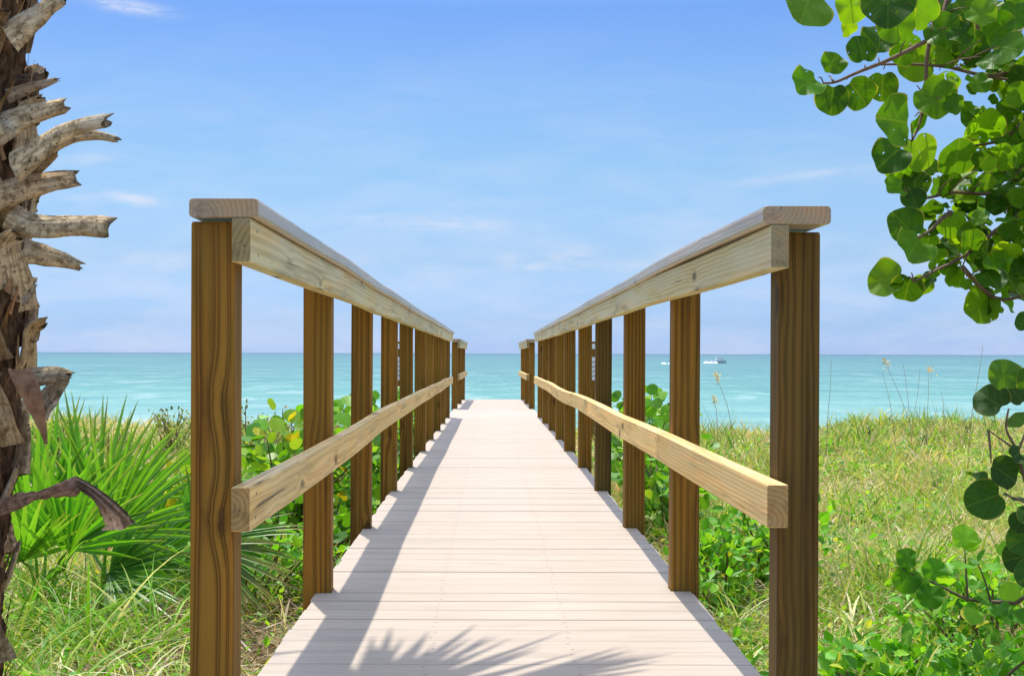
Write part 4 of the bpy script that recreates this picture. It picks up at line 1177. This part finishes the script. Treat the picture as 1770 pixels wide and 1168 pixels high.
# ------------------------------------------------------------------ boat
BY = 470.0
bx = at(1243, 626, BY).x
boat = thing('motor_boat', 'small white motor boat with dark hull far out on the sea', 'boat', (bx, BY, SEAZ))
st = []
L, Wd = 4.9, 1.8
pm = PM(); ringn = 9; vs = []
for i in range(ringn):
    t = i / (ringn - 1); x_ = bx - L * .45 + L * t
    w = Wd / 2 * (1 - max(0, (t - .45) / .55) ** 2.2) + .02; sheer = .75 + .35 * t ** 2
    vs += [(x_, BY - w, SEAZ + sheer), (x_ - .1 * t, BY - w * .8, SEAZ + .1), (x_ - .2 * t, BY, SEAZ - .2), (x_ - .1 * t, BY + w * .8, SEAZ + .1), (x_, BY + w, SEAZ + sheer)]
fs = [[5*i+k, 5*i+k+1, 5*i+k+6, 5*i+k+5] for i in range(ringn-1) for k in range(4)] + [[5*i+4, 5*i, 5*i+5, 5*i+9] for i in range(ringn-1)] + [[0, 1, 2, 3, 4]]
pm.add(vs, fs); pm.build('hull', M['navy'], boat)
def bbox(name, c, s_, mat, r=.04):
    p = PM(); loft(p, [(c[0] - s_[0]/2, c[1], c[2]), (c[0] + s_[0]/2, c[1], c[2])], rr_profile(s_[1], s_[2], r), (0, 1, 0), (0, 0, 1)); return p.build(name, mat, boat)
bbox('cabin', (bx + .1, BY, SEAZ + 1.45), (2.4, 1.5, 1.3), M['white'], .12)
bbox('windshield', (bx + 1.35, BY, SEAZ + 1.5), (.12, 1.3, .6), M['glass'])
bbox('roof', (bx + .0, BY, SEAZ + 2.75), (2.2, 1.5, .12), M['white'])
for dx in (-.75, .75): bbox('roof_pole', (bx + dx, BY - .6, SEAZ + 2.4), (.09, .09, .6), M['white'], .02)
bbox('outboard', (bx - L * .45 - .3, BY, SEAZ + .7), (.5, .45, .9), M['navy'], .1)
def foam(label, x0, x1, Y, depth, n):
    pm = PM()
    for i in range(n):
        a = random.uniform(x0, x1); yy = Y + random.uniform(-depth, depth); w = random.uniform(.5, 1.8); d = random.uniform(1, 4); hh = random.uniform(.2, .62)
        vs = [(a, yy, SEAZ + hh)]
        for rr, zz in ((.55, .75), (1., -.05)):
            for q in range(10):
                an = q * math.pi / 5; k_ = random.uniform(.75, 1.2)
                vs.append((a + w * rr * math.cos(an) * k_, yy + d * rr * math.sin(an) * k_, SEAZ + hh * zz))
        fs = [[0, 1 + q, 1 + (q + 1) % 10] for q in range(10)] + [[1 + q, 11 + q, 11 + (q + 1) % 10, 1 + (q + 1) % 10] for q in range(10)]
        pm.add(vs, fs)
    return tag(pm.build('foam', M['foam']), label, 'foam', kind='stuff')
foam('white wake trailing behind the motor boat', at(1222, 626, BY).x, at(1236, 626, BY).x, BY, 4, 6)
foam('line of white foam on the sea beyond the handrail', at(1146, 629, 430).x, at(1164, 629, 430).x, 430, 3, 3)

# ------------------------------------------------------------------ light, sky, camera
d = Vector((SUN_DX, SUN_DY, -1)).normalized()
sl = bpy.data.lights.new('sun', 'SUN'); sl.energy = 2.05; sl.angle = R(.53); sl.color = (1, .955, .88)
so = bpy.data.objects.new('sun', sl); COL.objects.link(so); so.rotation_euler = d.to_track_quat('-Z', 'Y').to_euler(); so.location = (0, 0, 20)
elev = math.asin(-d.z); azim = math.atan2(-d.x, -d.y)

w = bpy.data.worlds.new('World'); scene.world = w; w.use_nodes = True
nt = w.node_tree; nt.nodes.clear(); b = NB(nt)
out = b.n('ShaderNodeOutputWorld'); bg = b.n('ShaderNodeBackground')
sky = b.n('ShaderNodeTexSky', sky_type='NISHITA', sun_disc=False, sun_elevation=elev, sun_rotation=azim, altitude=0, air_density=1.0, dust_density=.6, ozone_density=2.0)
tc = b.n('ShaderNodeTexCoord').outputs['Generated']
sx = b.n('ShaderNodeSeparateXYZ'); b.l(tc, sx.inputs[0])
yy = b.math('MAXIMUM', sx.outputs[1], .02)
azn = b.math('DIVIDE', sx.outputs[0], yy); eln = b.math('DIVIDE', sx.outputs[2], yy)
cv = b.n('ShaderNodeCombineXYZ'); b.l(azn, cv.inputs[0]); b.l(eln, cv.inputs[1])
skyc = b.n('ShaderNodeHueSaturation'); skyc.inputs['Saturation'].default_value = 1.0; b.l(sky.outputs[0], skyc.inputs['Color'])
grade = b.ramp(b.mapr(sx.outputs[2], 0, .5), [(0, (0.220, 0.322, 0.650)), (0.045, (0.176, 0.258, 0.485)), (0.14, (0.212, 0.260, 0.366)), (0.27, (0.234, 0.293, 0.351)), (0.39, (0.227, 0.293, 0.370)), (0.5, (0.194, 0.266, 0.388)), (.62, (.42, .47, .55)), (.85, (1.5, 1.27, 1.05))])  # low sky darkened; dome above the frame boosted as added fill light
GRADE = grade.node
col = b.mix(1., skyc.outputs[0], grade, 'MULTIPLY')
n1 = b.noise(b.vmath('MULTIPLY', cv.outputs[0], (26, 110, 0)), 1, 6, .68, .6)
n2 = b.noise(b.vmath('MULTIPLY', cv.outputs[0], (9, 34, 0)), 1, 5, .6, .4)
mask = None
for (px_, py_, wa, we, slope, amp) in ((215, 12, 62, 11, .16, 1.0), (230, 345, 48, 10, .16, .9), (150, 278, 45, 10, -.05, .5), (115, 347, 50, 11, 0, .45), (790, 387, 110, 14, .04, .55), (985, 447, 32, 14, -.1, 1.1), (922, 460, 18, 7, 0, .8), (1180, 440, 40, 12, 0, .5), (690, 500, 60, 14, 0, .4), (880, 452, 20, 14, 0, .35), (300, 455, 45, 18, 0, .4), (1400, 300, 120, 7, -.13, .45), (1080, 457, 55, 8, 0, .3), (650, 380, 90, 10, 0, .3), (755, 470, 20, 10, 0, .3), (240, 450, 25, 10, 0, .3)):
    da = b.math('SUBTRACT', azn, (px_ - VPX) / F); de = b.math('SUBTRACT', eln, (HZN - py_) / F)
    de = b.math('ADD', de, b.math('MULTIPLY', da, slope))
    q = b.math('ADD', b.math('POWER', b.math('ABSOLUTE', b.math('DIVIDE', da, wa / F)), 2.), b.math('POWER', b.math('ABSOLUTE', b.math('DIVIDE', de, we / F)), 2.))
    e = b.math('MULTIPLY', b.math('EXPONENT', b.math('MULTIPLY', q, -1.)), amp)
    mask = e if mask is None else b.math('ADD', mask, e)
mask = b.math('MULTIPLY', mask, b.mapr(n1, .33, .58))
veil = b.math('MULTIPLY', b.mapr(n2, .42, .72, 0, .42), b.mapr(eln, .26, .03))
mask = b.math('MINIMUM', b.math('ADD', b.math('MULTIPLY', mask, .85), veil), 1.)
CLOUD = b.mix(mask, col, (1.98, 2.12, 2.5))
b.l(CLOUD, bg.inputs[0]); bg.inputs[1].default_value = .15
b.l(bg.outputs[0], out.inputs[0])

cam = bpy.data.cameras.new('camera'); co_ = bpy.data.objects.new('camera', cam); COL.objects.link(co_)
cam.sensor_fit = 'HORIZONTAL'; cam.sensor_width = 36; cam.lens = 36 * F / 1770
cam.shift_x = (885 - VPX) / 1770; cam.shift_y = (HZN - 584) / 1770
cam.clip_start = .05; cam.clip_end = 80000
co_.location = (CAMX, 0, CAMZ); co_.rotation_euler = (R(90), R(-.17), 0)
scene.camera = co_
scene.render.engine = 'CYCLES'
scene.cycles.use_denoising = True
scene.cycles.max_bounces = 8; scene.cycles.transparent_max_bounces = 12
vs_ = scene.view_settings
vs_.view_transform = 'Standard'; vs_.look = 'None'; vs_.exposure = 1.35; vs_.gamma = 1
